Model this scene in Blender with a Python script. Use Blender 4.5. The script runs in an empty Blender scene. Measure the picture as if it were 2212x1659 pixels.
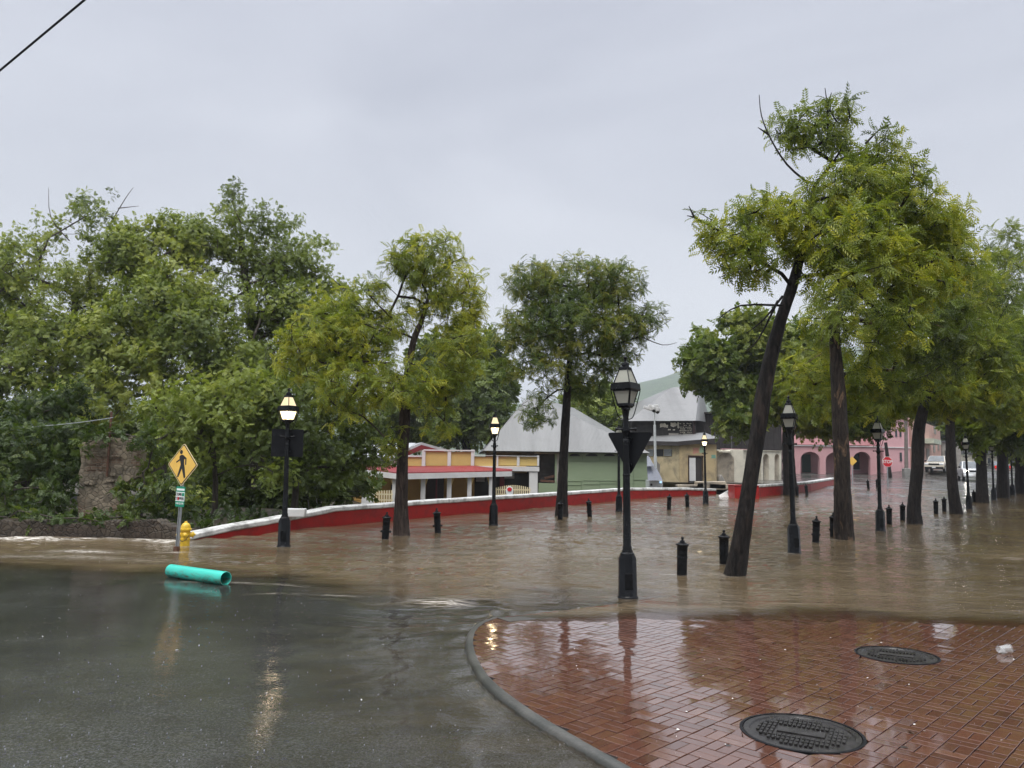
import bpy, bmesh, math, random
import numpy as np
from mathutils import Vector, Matrix, Euler

random.seed(7)
R = math.radians
scene = bpy.context.scene
COL = scene.collection

# ------------------------------------------------------------------ camera model (pixel units of a 2212 x 1659 frame)
F, CX, CY, EYE = 1642.0, 1106.0, 829.5, 1.70
PITCH, ROLL = math.atan(170.5 / F), R(0.8)
_f = Vector((0, math.cos(PITCH), math.sin(PITCH)))
_u0 = Vector((0, -math.sin(PITCH), math.cos(PITCH)))
_r = Vector((1, 0, 0)) * math.cos(ROLL) + _u0 * math.sin(ROLL)
_u = -Vector((1, 0, 0)) * math.sin(ROLL) + _u0 * math.cos(ROLL)
EYEV = Vector((0, 0, EYE))

def ray(px, py):
    d = _f + _r * ((px - CX) / F) + _u * ((CY - py) / F)
    return d / d.y                                   # unit step along world y

def at(px, py, Y):
    return EYEV + ray(px, py) * Y

def ong(px, py, z=0.0):
    d = ray(px, py)
    return EYEV + d * ((z - EYE) / d.z)

def sst(a, b, x):
    t = np.clip((np.asarray(x, float) - a) / (b - a), 0, 1)
    return t * t * (3 - 2 * t)

_SY = [-50, 24, 30, 35, 40, 45, 50, 58, 73, 84, 100, 140, 300, 900]
_SZ = [0, 0, .03, .09, .2, .35, .44, .49, .6, 1.05, 1.4, 1.9, 3.5, 8]
def S(y, x=0.0):
    """height of the flooded street: level near, climbing gently up the street"""
    return np.interp(y, _SY, _SZ) + .55 * sst(77, 83, y) * sst(38, 43, x)

def onS(px, py):
    d = ray(px, py); y = 3.0
    while y < 200:
        p = EYEV + d * y
        if p.z <= float(S(p.y, p.x)): return p
        y += .05
    return p

Q1 = lambda x, y: ((x * .40687) / 1.15732, (900 + y * .40687) / 1.15732)
Q2 = lambda x, y: ((660 + x * .31646) / 1.15732, (900 + y * .31646) / 1.15732)
Q3 = lambda x, y: ((1200 + x * .31646) / 1.15732, (900 + y * .31646) / 1.15732)
Q4 = lambda x, y: ((1800 + x * .34358) / 1.15732, (900 + y * .34358) / 1.15732)
Q5 = lambda x, y: ((1560 + x * .18083) / 1.15732, (950 + y * .18083) / 1.15732)
Q6 = lambda x, y: ((2000 + x * .25316) / 1.15732, (1030 + y * .25316) / 1.15732)
Q7 = lambda x, y: ((1180 + x * .20796) / 1.15732, (960 + y * .20796) / 1.15732)

# ------------------------------------------------------------------ materials
class NT:
    def __init__(s, name):
        s.m = bpy.data.materials.new(name); s.m.use_nodes = True
        s.t = s.m.node_tree; s.t.nodes.clear()
        s.out = s.n('ShaderNodeOutputMaterial')
    def n(s, typ, **kw):
        o = s.t.nodes.new(typ)
        for k, v in kw.items(): setattr(o, k, v)
        return o
    def l(s, a, b): s.t.links.new(a, b)
    def val(s, sock, v):
        if hasattr(v, 'is_linked') or hasattr(v, 'links'): s.l(v, sock)
        else:
            if isinstance(v, tuple) and len(v) == 3 and sock.type == 'RGBA': v = (*v, 1)
            sock.default_value = v
    def coord(s, scale=(1, 1, 1), rot=(0, 0, 0), obj=True):
        tc = s.n('ShaderNodeTexCoord'); mp = s.n('ShaderNodeMapping')
        s.l(tc.outputs['Object' if obj else 'Generated'], mp.inputs[0])
        mp.inputs['Scale'].default_value = scale; mp.inputs['Rotation'].default_value = rot
        return mp.outputs[0]
    def noise(s, vec, scale, detail=4, rough=.55, dist=0):
        o = s.n('ShaderNodeTexNoise'); s.l(vec, o.inputs['Vector'])
        o.inputs['Scale'].default_value = scale; o.inputs['Detail'].default_value = detail
        o.inputs['Roughness'].default_value = rough; o.inputs['Distortion'].default_value = dist
        return o.outputs['Fac']
    def ramp(s, fac, stops, interp='LINEAR'):
        o = s.n('ShaderNodeValToRGB'); s.l(fac, o.inputs[0]); cr = o.color_ramp; cr.interpolation = interp
        while len(cr.elements) < len(stops): cr.elements.new(.5)
        for e, (p, c) in zip(cr.elements, stops):
            e.position = p; e.color = (*c, 1) if isinstance(c, tuple) else (c, c, c, 1)
        return o.outputs['Color']
    def mix(s, fac, a, b, blend='MIX'):
        o = s.n('ShaderNodeMix', data_type='RGBA', blend_type=blend)
        s.val(o.inputs[0], fac); s.val(o.inputs[6], a); s.val(o.inputs[7], b)
        return o.outputs[2]
    def math(s, op, a, b=0.0, clamp=False):
        o = s.n('ShaderNodeMath', operation=op, use_clamp=clamp)
        s.val(o.inputs[0], a); s.val(o.inputs[1], b)
        return o.outputs[0]
    def attr(s, name, out='Fac'):
        return s.n('ShaderNodeAttribute', attribute_name=name).outputs[out]
    def bump(s, h, strength=.3, dist=.02):
        o = s.n('ShaderNodeBump'); s.l(h, o.inputs['Height'])
        o.inputs['Strength'].default_value = strength; o.inputs['Distance'].default_value = dist
        return o.outputs[0]
    def pbr(s, col, rough=.5, metal=0., normal=None, spec=.5, **kw):
        o = s.n('ShaderNodeBsdfPrincipled')
        s.val(o.inputs['Base Color'], col); s.val(o.inputs['Roughness'], rough); s.val(o.inputs['Metallic'], metal)
        s.val(o.inputs['Specular IOR Level'], spec)
        if normal is not None: s.l(normal, o.inputs['Normal'])
        for k, v in kw.items(): s.val(o.inputs[k.replace('_', ' ')], v)
        return o.outputs[0]
    def fin(s, sh):
        s.l(sh, s.out.inputs['Surface']); return s.m

def paint(name, col, rough=.45, var=.25, scale=3., bump=.15, bscale=40., metal=0., spec=.5, dirt=None, dscale=1.3, damt=.55):
    """painted / plastered surface with uneven tone and, if wanted, patches of dirt"""
    t = NT(name); v = t.coord()
    n1 = t.noise(v, scale, 5)
    dk = tuple(c * (1 - var) for c in col); lt = tuple(min(1, c * (1 + var)) for c in col)
    c = t.ramp(n1, [(.3, dk), (.7, lt)])
    if dirt:
        m = t.ramp(t.noise(v, dscale, 7, .68, .4), [(.46, 0.), (.62, 1.)])
        c = t.mix(t.math('MULTIPLY', m, damt), c, dirt)
    nb = t.bump(t.noise(v, bscale, 3), bump, .01)
    return t.fin(t.pbr(c, rough, metal, nb, spec))

M = {}
M['black_iron'] = paint('black_iron', (.004, .0045, .0055), .27, .4, 6, .08, 60, spec=.2)
M['black_matte'] = paint('black_matte', (.003, .0035, .005), .5, .3, 8, .1, 80, spec=.2)
M['red_paint'] = paint('red_wall_paint', (.33, .013, .011), .45, .16, 2.2, .25, 30, spec=.3, dirt=(.14, .014, .012), dscale=2.2, damt=.65)
M['white_cope'] = paint('white_coping_paint', (.62, .62, .60), .5, .08, 4, .35, 25, dirt=(.16, .15, .14), dscale=2.4, damt=.75)
M['white'] = paint('white_paint', (.60, .60, .59), .5, .06, 3, .1, 40, dirt=(.5, .48, .45), dscale=1.2, damt=.4)
M['yellow_wall'] = paint('yellow_wall_paint', (.55, .40, .135), .6, .07, 1.2, .1, 30, dirt=(.42, .29, .09), dscale=.7, damt=.35)
M['ochre_wall'] = paint('ochre_wall_paint', (.42, .25, .06), .6, .12, 1.2, .1, 30)
M['maroon'] = paint('maroon_paint', (.16, .014, .022), .45, .15, 3)
M['sage'] = paint('sage_green_paint', (.235, .30, .185), .65, .06, .8, .08, 20, dirt=(.22, .29, .17), dscale=.6, damt=.4)
M['sage_dark'] = paint('sage_line_paint', (.16, .22, .13), .65, .06, .8)
M['pink'] = paint('pink_wall_paint', (.50, .28, .285), .6, .06, .6, .08, 20, dirt=(.42, .2, .21), dscale=.5, damt=.4)
M['pink_light'] = paint('pale_pink_wall', (.56, .32, .335), .6, .06, .6, .08, 20)
M['salmon'] = paint('salmon_wall', (.54, .33, .27), .6, .1, .5, .08, 20, dirt=(.36, .22, .18), dscale=.6, damt=.5)
M['stucco'] = paint('stained_yellow_stucco', (.46, .36, .20), .75, .12, .9, .3, 12, dirt=(.20, .16, .11), dscale=.55, damt=.75)
M['stucco_grey'] = paint('mouldy_stucco', (.50, .41, .25), .75, .2, .9, .3, 12, dirt=(.10, .09, .075), dscale=.45, damt=.9)
M['cream'] = paint('weathered_cream_plaster', (.62, .58, .47), .75, .14, .8, .3, 12, dirt=(.22, .2, .16), dscale=.6, damt=.7)
M['niche'] = paint('weathered_niche_plaster', (.34, .29, .22), .8, .35, .8, .4, 10, dirt=(.10, .085, .07), dscale=.7, damt=.8)
M['char'] = paint('charred_wood', (.016, .014, .013), .8, .6, 3, .4, 15, dirt=(.05, .04, .035), dscale=1.2, damt=.7)
M['char_wall'] = paint('burnt_dark_timber', (.030, .025, .024), .8, .35, 2, .4, 10)
M['dark'] = paint('dark_interior', (.012, .011, .012), .6, .3, 2)
M['dark_wood'] = paint('dark_red_door_wood', (.035, .014, .012), .4, .3, 5)
M['grey_conc'] = paint('grey_concrete', (.22, .215, .2), .5, .22, 3, .3, 30, dirt=(.10, .095, .085), dscale=2, damt=.6)
M['galv'] = paint('galvanised_steel', (.36, .38, .39), .38, .15, 8, .06, 30, metal=.6)
M['pale_metal'] = paint('pale_grey_metal', (.55, .58, .58), .4, .1, 5, metal=.2)
M['hydrant'] = paint('yellow_hydrant_paint', (.72, .47, .03), .35, .12, 8, .2, 30, dirt=(.36, .22, .03), dscale=9, damt=.5)
M['chain'] = paint('dark_chain', (.03, .025, .02), .5, .2, 20)
M['rust'] = paint('rusty_pipe', (.10, .045, .025), .7, .4, 8, .3, 40)
M['sign_back_alu'] = paint('bare_sign_back', (.35, .36, .36), .4, .08, 6, metal=.5)
M['sign_yellow'] = paint('sign_yellow_sheeting', (.80, .50, .10), .4, .05, 5, .02, 50, dirt=(.66, .38, .07), dscale=4, damt=.5)
M['sign_black'] = paint('sign_black_film', (.006, .006, .006), .4, .1, 5, .02)
M['sign_edge'] = paint('sign_pale_edge', (.82, .66, .36), .4, .04, 5, .02)
M['sign_green'] = paint('sign_green_film', (.0, .235, .13), .38, .08, 6, .02)
M['sign_white'] = paint('sign_white_film', (.78, .82, .80), .4, .04, 6, .02)
M['sign_red'] = paint('sign_red_film', (.55, .012, .025), .38, .06, 6, .02)
M['picket'] = paint('cream_picket_paint', (.70, .60, .38), .5, .1, 6)
M['slate_panel'] = paint('slate_solar_panel', (.10, .11, .14), .25, .12, 4, .03)
M['blue_screen'] = None
M['litter_white'] = paint('white_scrap', (.7, .7, .66), .5, .1, 20)
M['litter_dark'] = paint('dark_wet_leaf', (.018, .012, .008), .35, .5, 20)
M['concrete_kerb'] = paint('kerb_concrete', (.042, .043, .038), .35, .25, 3, .35, 40, dirt=(.09, .085, .075), dscale=2.4, damt=.6)
M['kerb_yellow'] = paint('worn_kerb_concrete', (.25, .19, .10), .3, .3, 5, .3, 40, dirt=(.1, .085, .06), dscale=3, damt=.6)
M['trash_grey'] = paint('grey_tarp', (.26, .24, .21), .6, .25, 2, .3, 8)

def emit(name, col, strength, transp=0.):
    t = NT(name); e = t.n('ShaderNodeEmission'); t.val(e.inputs[0], col); e.inputs[1].default_value = strength
    if transp:
        tr = t.n('ShaderNodeBsdfTransparent'); mx = t.n('ShaderNodeMixShader'); mx.inputs[0].default_value = transp
        t.l(e.outputs[0], mx.inputs[1]); t.l(tr.outputs[0], mx.inputs[2]); return t.fin(mx.outputs[0])
    return t.fin(e.outputs[0])
M['lit_upper'] = emit('lit_upper_pane', (1., .80, .50), .95, .15)
M['lit_lower'] = emit('lit_lower_pane', (1., .80, .46), 2.3, .35)
M['lit_bulb'] = emit('lit_lamp_bulb', (1., .78, .45), 170.)
M['blue_screen'] = emit('small_blue_light', (.45, .7, 1.), 1.1)
M['red_light'] = emit('red_tail_light', (1., .03, .02), .7)
M['headlight_on'] = emit('headlight_on', (1., .93, .8), 28.)

def frosted():
    t = NT('frosted_cream_pane')
    d = t.pbr((.60, .60, .53), .3)
    tl = t.n('ShaderNodeBsdfTranslucent'); tl.inputs[0].default_value = (.72, .71, .63, 1)
    tr = t.n('ShaderNodeBsdfTransparent')
    m1 = t.n('ShaderNodeMixShader'); m1.inputs[0].default_value = .5; t.l(d, m1.inputs[1]); t.l(tl.outputs[0], m1.inputs[2])
    m2 = t.n('ShaderNodeMixShader'); m2.inputs[0].default_value = .25; t.l(m1.outputs[0], m2.inputs[1]); t.l(tr.outputs[0], m2.inputs[2])
    return t.fin(m2.outputs[0])
M['frosted'] = frosted()

def glass_dark(name, col=(.02, .025, .03)):
    t = NT(name); v = t.coord()
    return t.fin(t.pbr(t.ramp(t.noise(v, 2.), [(.3, tuple(c * .6 for c in col)), (.7, tuple(c * 1.5 for c in col))]), .06, 0, None, .6))
M['glass_dark'] = glass_dark('dark_window_glass')
M['glass_car'] = glass_dark('car_glass', (.05, .06, .07))

def carpaint(name, col):
    t = NT(name); v = t.coord()
    c = t.mix(t.math('MULTIPLY', t.ramp(t.noise(v, 2.5, 5), [(.45, 0.), (.7, 1.)]), .3), col, tuple(x * .7 for x in col))
    return t.fin(t.pbr(c, .25, .1, None, .5, Coat_Weight=.7, Coat_Roughness=.06))
M['car_beige'] = carpaint('beige_car_paint', (.56, .50, .40))
M['car_white'] = carpaint('white_car_paint', (.74, .75, .76))
M['car_dark'] = carpaint('dark_car_paint', (.03, .035, .045))
M['tyre'] = paint('tyre_rubber', (.012, .012, .012), .7, .3, 10)
M['rim'] = paint('wheel_rim', (.4, .4, .4), .3, .1, 10, metal=.8)
M['headlight_off'] = paint('headlight_lens', (.6, .62, .64), .12, .1, 10)

def teal():
    t = NT('teal_plastic_pipe'); v = t.coord()
    c = t.ramp(t.noise(v, 3.), [(.3, (.030, .42, .34)), (.7, (.04, .49, .39))])
    sm = t.ramp(t.noise(t.coord((1, 3, 3)), 7., 7, .7, .6), [(.46, 0.), (.62, 1.)])
    geo = t.n('ShaderNodeNewGeometry'); sx = t.n('ShaderNodeSeparateXYZ'); tc = t.n('ShaderNodeTexCoord')
    t.l(tc.outputs['Object'], sx.inputs[0])
    low = t.math('SUBTRACT', 1., t.math('MULTIPLY', t.math('ADD', sx.outputs[2], .02), 12., True), True)
    c = t.mix(t.math('MULTIPLY', t.math('MULTIPLY', sm, low), .9), c, (.09, .11, .07))
    return t.fin(t.pbr(c, .22, 0, None, .5))
M['teal'] = teal()

def corrugated(name, col, dirx, wl=.09, dirt=(.12, .115, .11)):
    t = NT(name); v = t.coord()
    w = t.n('ShaderNodeTexWave', wave_type='BANDS', bands_direction='X', wave_profile='SIN')
    t.l(t.coord(rot=(0, 0, dirx)), w.inputs[0]); w.inputs['Scale'].default_value = .314 / wl; w.inputs['Distortion'].default_value = 0
    sheets = t.noise(t.coord((.55, .06, .06), (0, 0, dirx)), 1.6, 3)
    c = t.ramp(sheets, [(.3, tuple(x * .80 for x in col)), (.5, col), (.7, tuple(x * 1.12 for x in col))])
    c = t.mix(t.math('MULTIPLY', t.ramp(t.noise(v, .55, 8, .7), [(.5, 0.), (.72, 1.)]), .45), c, dirt)
    nb = t.bump(w.outputs['Fac'], .7, .03)
    return t.fin(t.pbr(c, .42, .15, nb, .5))
M['tin'] = corrugated('grey_corrugated_tin', (.19, .19, .186), 0)
M['tin_pale'] = corrugated('pale_corrugated_tin', (.205, .203, .20), 0)
M['tin_white'] = corrugated('white_corrugated_tin', (.46, .47, .49), 0)
M['tin_red'] = corrugated('red_corrugated_tin', (.23, .018, .025), 0, .12, (.2, .02, .03))

def masonry(name, brick, stone, mortar, scale=1., mixs=.5):
    """old wall: courses of brick breaking into rubble and plaster patches"""
    t = NT(name); tc = t.n('ShaderNodeTexCoord'); mp = t.n('ShaderNodeMapping'); t.l(tc.outputs['Object'], mp.inputs[0])
    mp.inputs['Rotation'].default_value = (R(90), 0, 0)
    b = t.n('ShaderNodeTexBrick'); t.l(mp.outputs[0], b.inputs[0])
    b.inputs['Color1'].default_value = (*brick, 1); b.inputs['Color2'].default_value = (*(c * .6 for c in brick), 1)
    b.inputs['Mortar'].default_value = (*mortar, 1); b.inputs['Scale'].default_value = 4.2 * scale
    b.inputs['Mortar Size'].default_value = .03; b.inputs['Brick Width'].default_value = .9; b.inputs['Row Height'].default_value = .28
    v = t.coord()
    vo = t.n('ShaderNodeTexVoronoi', feature='F1'); t.l(v, vo.inputs['Vector']); vo.inputs['Scale'].default_value = 8. * scale
    sv = t.n('ShaderNodeSeparateColor'); t.l(vo.outputs['Color'], sv.inputs[0]); st = t.mix(sv.outputs[0], tuple(q * .55 for q in stone), stone)
    vd = t.n('ShaderNodeTexVoronoi', feature='DISTANCE_TO_EDGE'); t.l(v, vd.inputs['Vector']); vd.inputs['Scale'].default_value = 8. * scale
    st = t.mix(t.ramp(vd.outputs['Distance'], [(0., .8), (.05, 0.)]), st, mortar)
    mk = t.ramp(t.noise(v, 1.1 * scale, 5, .6), [(mixs - .03, 0.), (mixs + .03, 1.)])
    c = t.mix(mk, b.outputs['Color'], st)
    c = t.mix(t.math('MULTIPLY', t.ramp(t.noise(v, 2.2, 8, .7), [(.45, 0.), (.65, 1.)]), .65), c, (.03, .026, .02))
    h = t.math('ADD', t.math('MULTIPLY', t.noise(v, 9., 6), 1.), t.ramp(vd.outputs['Distance'], [(0., 0.), (.1, 1.)]))
    return t.fin(t.pbr(c, .7, 0, t.bump(h, .7, .04), .35))
M['ruin'] = masonry('ruined_brick_and_stone', (.21, .135, .09), (.34, .28, .20), (.22, .19, .14), 1., .44)
M['ruin_low'] = masonry('dark_wet_rubble_wall', (.075, .052, .036), (.095, .074, .053), (.04, .032, .025), 1.1, .5)

def bark(name, dark, light, patch, pamt, seed=0.):
    t = NT(name); v = t.coord((1, 1, .18)); v2 = t.coord((1, 1, .3))
    n = t.noise(v, 15. + seed, 7, .7, .9)
    c = t.ramp(n, [(.40, dark), (.66, light)])
    m = t.ramp(t.noise(v2, 3.1 + seed * .1, 5, .6, .8), [(.56, 0.), (.63, 1.)])
    c = t.mix(t.math('MULTIPLY', m, pamt), c, patch)
    return t.fin(t.pbr(c, .55, 0, t.bump(n, 1., .06), .16))
M['bark_black'] = bark('wet_black_bark', (.004, .0035, .0035), (.030, .024, .021), (.07, .05, .04), .35, 1)
M['bark_brown'] = bark('wet_brown_bark', (.008, .006, .005), (.055, .042, .034), (.20, .125, .075), .85, 2)
M['bark_grey'] = bark('grey_brown_bark', (.018, .013, .011), (.085, .062, .05), (.13, .10, .08), .5, 3)
M['bark_dark'] = bark('dark_bark', (.009, .008, .008), (.035, .029, .026), (.06, .045, .036), .3, 4)
M['bark_pale'] = bark('pale_branch_bark', (.05, .042, .035), (.12, .10, .085), (.16, .14, .12), .4, 5)

def leafmat(name, stops, transl=.42, rough=.36):
    t = NT(name)
    c = t.ramp(t.attr('tone'), stops)
    d = t.pbr(c, rough, 0, None, .45)
    tl = t.n('ShaderNodeBsdfTranslucent'); t.l(t.mix(1., c, (1.25, 1.25, .6), 'MULTIPLY'), tl.inputs[0])
    m = t.n('ShaderNodeMixShader'); m.inputs[0].default_value = transl
    t.l(d, m.inputs[1]); t.l(tl.outputs[0], m.inputs[2])
    return t.fin(m.outputs[0])
M['leaf_neem'] = leafmat('yellow_green_leaves', [(0., (.045, .070, .012)), (.4, (.120, .165, .020)), (.72, (.215, .260, .030)), (1., (.39, .39, .04))])
M['leaf_deep'] = leafmat('deep_green_leaves', [(0., (.030, .056, .014)), (.45, (.078, .122, .024)), (.8, (.14, .185, .030)), (1., (.26, .26, .04))])
M['leaf_wild'] = leafmat('mid_green_leaves', [(0., (.062, .092, .020)), (.45, (.155, .205, .044)), (.8, (.25, .30, .065)), (1., (.34, .37, .09))])
M['leaf_vine'] = leafmat('vine_leaves', [(0., (.024, .044, .012)), (.5, (.066, .105, .022)), (1., (.17, .20, .04))])
M['leaf_far'] = leafmat('fine_far_leaves', [(0., (.045, .078, .016)), (.5, (.11, .16, .026)), (1., (.24, .27, .05))])
M['leaf_red'] = leafmat('dead_red_leaves', [(0., (.06, .012, .01)), (1., (.14, .03, .02))])

# ------------------------------------------------------------------ object helpers
def tag(o, label=None, cat=None, group=None, kind=None):
    if label: o['label'] = label
    if cat: o['category'] = cat
    if group: o['group'] = group
    if kind: o['kind'] = kind
    return o

def thing(name, label, cat, loc=(0, 0, 0), group=None, rotz=0., kind='thing'):
    o = bpy.data.objects.new(name, None); COL.objects.link(o)
    o.empty_display_size = .2; o.location = loc; o.rotation_euler = (0, 0, rotz)
    return tag(o, label, cat, group, kind)

def rootloc(o):
    v = Vector((0, 0, 0))
    while o is not None: v = v + o.location; o = o.parent
    return v

class MB:
    def __init__(s): s.v = []; s.f = []
    def add(s, vs, fs):
        b = len(s.v); s.v += [Vector(p) for p in vs]; s.f += [[b + i for i in f] for f in fs]
    def hexa(s, p):                                   # 4 bottom points, 4 top points (same winding)
        s.add(p, [(3, 2, 1, 0), (4, 5, 6, 7), (0, 1, 5, 4), (1, 2, 6, 5), (2, 3, 7, 6), (3, 0, 4, 7)])
    def box(s, c, size, rot=None):
        c = Vector(c); hx, hy, hz = (d / 2 for d in size)
        p = [Vector(q) for q in ((-hx, -hy, -hz), (hx, -hy, -hz), (hx, hy, -hz), (-hx, hy, -hz), (-hx, -hy, hz), (hx, -hy, hz), (hx, hy, hz), (-hx, hy, hz))]
        if rot is not None: p = [rot @ q for q in p]
        s.hexa([c + q for q in p])
    def prism(s, pts, ext):
        pts = [Vector(p) for p in pts]; ext = Vector(ext); n = len(pts)
        s.add(pts + [p + ext for p in pts], [list(range(n))[::-1], list(range(n, 2 * n))] + [(i, (i + 1) % n, n + (i + 1) % n, n + i) for i in range(n)])
    def poly(s, pts): s.add(pts, [list(range(len(pts)))])
    def lathe(s, prof, n=16, o=(0, 0, 0), rot=None, ph=0., cap=True):
        o = Vector(o); vs = []; fs = []
        for r, z in prof:
            for k in range(n):
                a = ph + 2 * math.pi * k / n; q = Vector((r * math.cos(a), r * math.sin(a), z))
                vs.append(o + (rot @ q if rot is not None else q))
        for i in range(len(prof) - 1):
            for k in range(n):
                k2 = (k + 1) % n; fs.append((i * n + k, i * n + k2, (i + 1) * n + k2, (i + 1) * n + k))
        if cap: fs += [tuple(range(n))[::-1], tuple(range((len(prof) - 1) * n, len(prof) * n))]
        s.add(vs, fs)
    def tube(s, path, rad, n=6, cap=True):
        path = [Vector(p) for p in path]
        if not hasattr(rad, '__len__'): rad = [rad] * len(path)
        vs = []; fs = []; up = Vector((0, 0, 1)); px = None
        for i, p in enumerate(path):
            d = (path[min(i + 1, len(path) - 1)] - path[max(i - 1, 0)]).normalized()
            if px is None: px = d.orthogonal().normalized()
            px = (px - d * px.dot(d)).normalized(); py = d.cross(px)
            for k in range(n):
                a = 2 * math.pi * k / n; vs.append(p + (px * math.cos(a) + py * math.sin(a)) * rad[i])
        for i in range(len(path) - 1):
            for k in range(n):
                k2 = (k + 1) % n; fs.append((i * n + k, i * n + k2, (i + 1) * n + k2, (i + 1) * n + k))
        if cap: fs += [tuple(range(n))[::-1], tuple(range((len(path) - 1) * n, len(path) * n))]
        s.add(vs, fs)
    def build(s, name, mat, parent=None, smooth=True, bevel=0., label=None, angle=35, kind=None):
        me = bpy.data.meshes.new(name); off = rootloc(parent) if parent else Vector((0, 0, 0))
        me.from_pydata([tuple(p - off) for p in s.v], [], s.f)
        bm = bmesh.new(); bm.from_mesh(me); bmesh.ops.recalc_face_normals(bm, faces=bm.faces); bm.to_mesh(me); bm.free()
        me.materials.append(M[mat] if isinstance(mat, str) else mat)
        if smooth:
            me.polygons.foreach_set('use_smooth', [True] * len(me.polygons)); me.set_sharp_from_angle(angle=R(angle))
        me.update()
        o = bpy.data.objects.new(name, me); COL.objects.link(o)
        if parent: o.parent = parent
        if bevel:
            b = o.modifiers.new('bevel', 'BEVEL'); b.width = bevel; b.segments = 2; b.limit_method = 'ANGLE'; b.angle_limit = R(40)
        if label: o['label'] = label
        if kind: o['kind'] = kind
        return o

def copy_tree(o, parent=None):
    c = o.copy(); COL.objects.link(c); c.parent = parent
    for ch in list(o.children): copy_tree(ch, c)
    return c

def text_mesh(body, size, name, mat, parent, M4, align='CENTER', sx=1.):
    cu = bpy.data.curves.new(name, 'FONT'); cu.body = body; cu.size = size; cu.align_x = align; cu.align_y = 'CENTER'
    cu.extrude = .0012; cu.resolution_u = 3; cu.offset = size * .012
    ob = bpy.data.objects.new(name, cu); COL.objects.link(ob)
    dg = bpy.context.evaluated_depsgraph_get(); me = bpy.data.meshes.new_from_object(ob.evaluated_get(dg))
    bpy.data.objects.remove(ob); me.name = name
    me.transform(Matrix.Diagonal((sx, 1, 1, 1))); me.transform(M4)
    me.materials.clear(); me.materials.append(M[mat])
    o = bpy.data.objects.new(name, me); COL.objects.link(o); o.parent = parent
    return o

def np_mesh(name, V, Fq, mat, parent=None, attrs=None, smooth=False):
    """mesh from numpy arrays, faces all of one size"""
    me = bpy.data.meshes.new(name); k = Fq.shape[1]
    me.vertices.add(len(V)); me.vertices.foreach_set('co', np.ascontiguousarray(V, np.float32).ravel())
    me.loops.add(Fq.size); me.loops.foreach_set('vertex_index', np.ascontiguousarray(Fq, np.int32).ravel())
    me.polygons.add(len(Fq)); me.polygons.foreach_set('loop_start', np.arange(0, Fq.size, k, dtype=np.int32))
    me.polygons.foreach_set('use_smooth', np.full(len(Fq), bool(smooth)))
    for an, arr in (attrs or {}).items():
        a = me.attributes.new(an, 'FLOAT', 'POINT'); a.data.foreach_set('value', np.ascontiguousarray(arr, np.float32))
    me.update(calc_edges=True); me.validate()
    me.materials.append(M[mat] if isinstance(mat, str) else mat)
    o = bpy.data.objects.new(name, me); COL.objects.link(o)
    if parent: o.parent = parent
    return o

def field(P, seed, k):
    g = np.random.default_rng(seed); s = np.zeros(len(P))
    for i in range(7):
        d = g.normal(size=3); d /= np.linalg.norm(d)
        s += np.sin(P @ d * k * g.uniform(.6, 1.8) + g.uniform(0, 6.28))
    return s / 3.

# ------------------------------------------------------------------ facade plane through two (pixel, depth) posts
class Plane:
    def __init__(s, ax, ay, bx, by, v=1005):
        a, b = at(ax, v, ay), at(bx, v, by)
        s.o = Vector((a.x, a.y, 0)); s.t = Vector((b.x - a.x, b.y - a.y, 0)).normalized()
        s.n = Vector((s.t.y, -s.t.x, 0))
        if s.n.y > 0: s.n = -s.n
    def hit(s, px, py):
        d = ray(px, py); k = (s.o - EYEV).dot(s.n) / d.dot(s.n); p = EYEV + d * k
        return (p - s.o).dot(s.t), p.z
    def P(s, a, z, out=0.): return s.o + s.t * a + Vector((0, 0, z)) + s.n * out
    def pt(s, q, out=0.):
        a, z = s.hit(*q); return s.P(a, z, out)
    def rect(s, mb, q0, q1, o0, o1, z0=None, z1=None):
        a0, za = s.hit(*q0); a1, zb = s.hit(*q1)
        lo, hi = min(za, zb), max(za, zb)
        if z0 is not None: lo = z0
        if z1 is not None: hi = z1
        c = [(a0, lo), (a1, lo), (a1, hi), (a0, hi)]
        mb.hexa([s.P(*c[0], o0), s.P(*c[1], o0), s.P(*c[1], o1), s.P(*c[0], o1), s.P(*c[3], o0), s.P(*c[2], o0), s.P(*c[2], o1), s.P(*c[3], o1)])
    def poly(s, mb, qs, o0, o1):
        mb.prism([s.pt(q, o0) for q in qs], s.n * (o1 - o0))

# ================================================================== SKY, SUN, CAMERA
cam = bpy.data.cameras.new('camera'); co = bpy.data.objects.new('camera', cam); COL.objects.link(co)
cam.sensor_width = 36; cam.lens = F / 2212 * 36; cam.clip_end = 4000; cam.clip_start = .05
mw = Matrix((_r, _u, -_f)).transposed().to_4x4(); mw.translation = EYEV; co.matrix_world = mw
scene.camera = co

w = bpy.data.worlds.new('World'); scene.world = w; w.use_nodes = True
nt = w.node_tree; nt.nodes.clear()
def wn(t, **k):
    o = nt.nodes.new(t)
    for a, b in k.items(): setattr(o, a, b)
    return o
out = wn('ShaderNodeOutputWorld'); bg = wn('ShaderNodeBackground'); tc = wn('ShaderNodeTexCoord'); sep = wn('ShaderNodeSeparateXYZ')
nt.links.new(tc.outputs['Generated'], sep.inputs[0])
rp = wn('ShaderNodeValToRGB'); nt.links.new(sep.outputs[2], rp.inputs[0]); cr = rp.color_ramp
SKY = [(0., (.585, .610, .650)), (.18, (.545, .570, .620)), (.36, (.480, .503, .570)), (.58, (.450, .472, .548)), (.74, (1.9, 1.95, 2.05)), (1., (3.6, 3.65, 3.75))]
while len(cr.elements) < len(SKY): cr.elements.new(.5)
for e, (p, c) in zip(cr.elements, SKY): e.position = p; e.color = (*c, 1)
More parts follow.
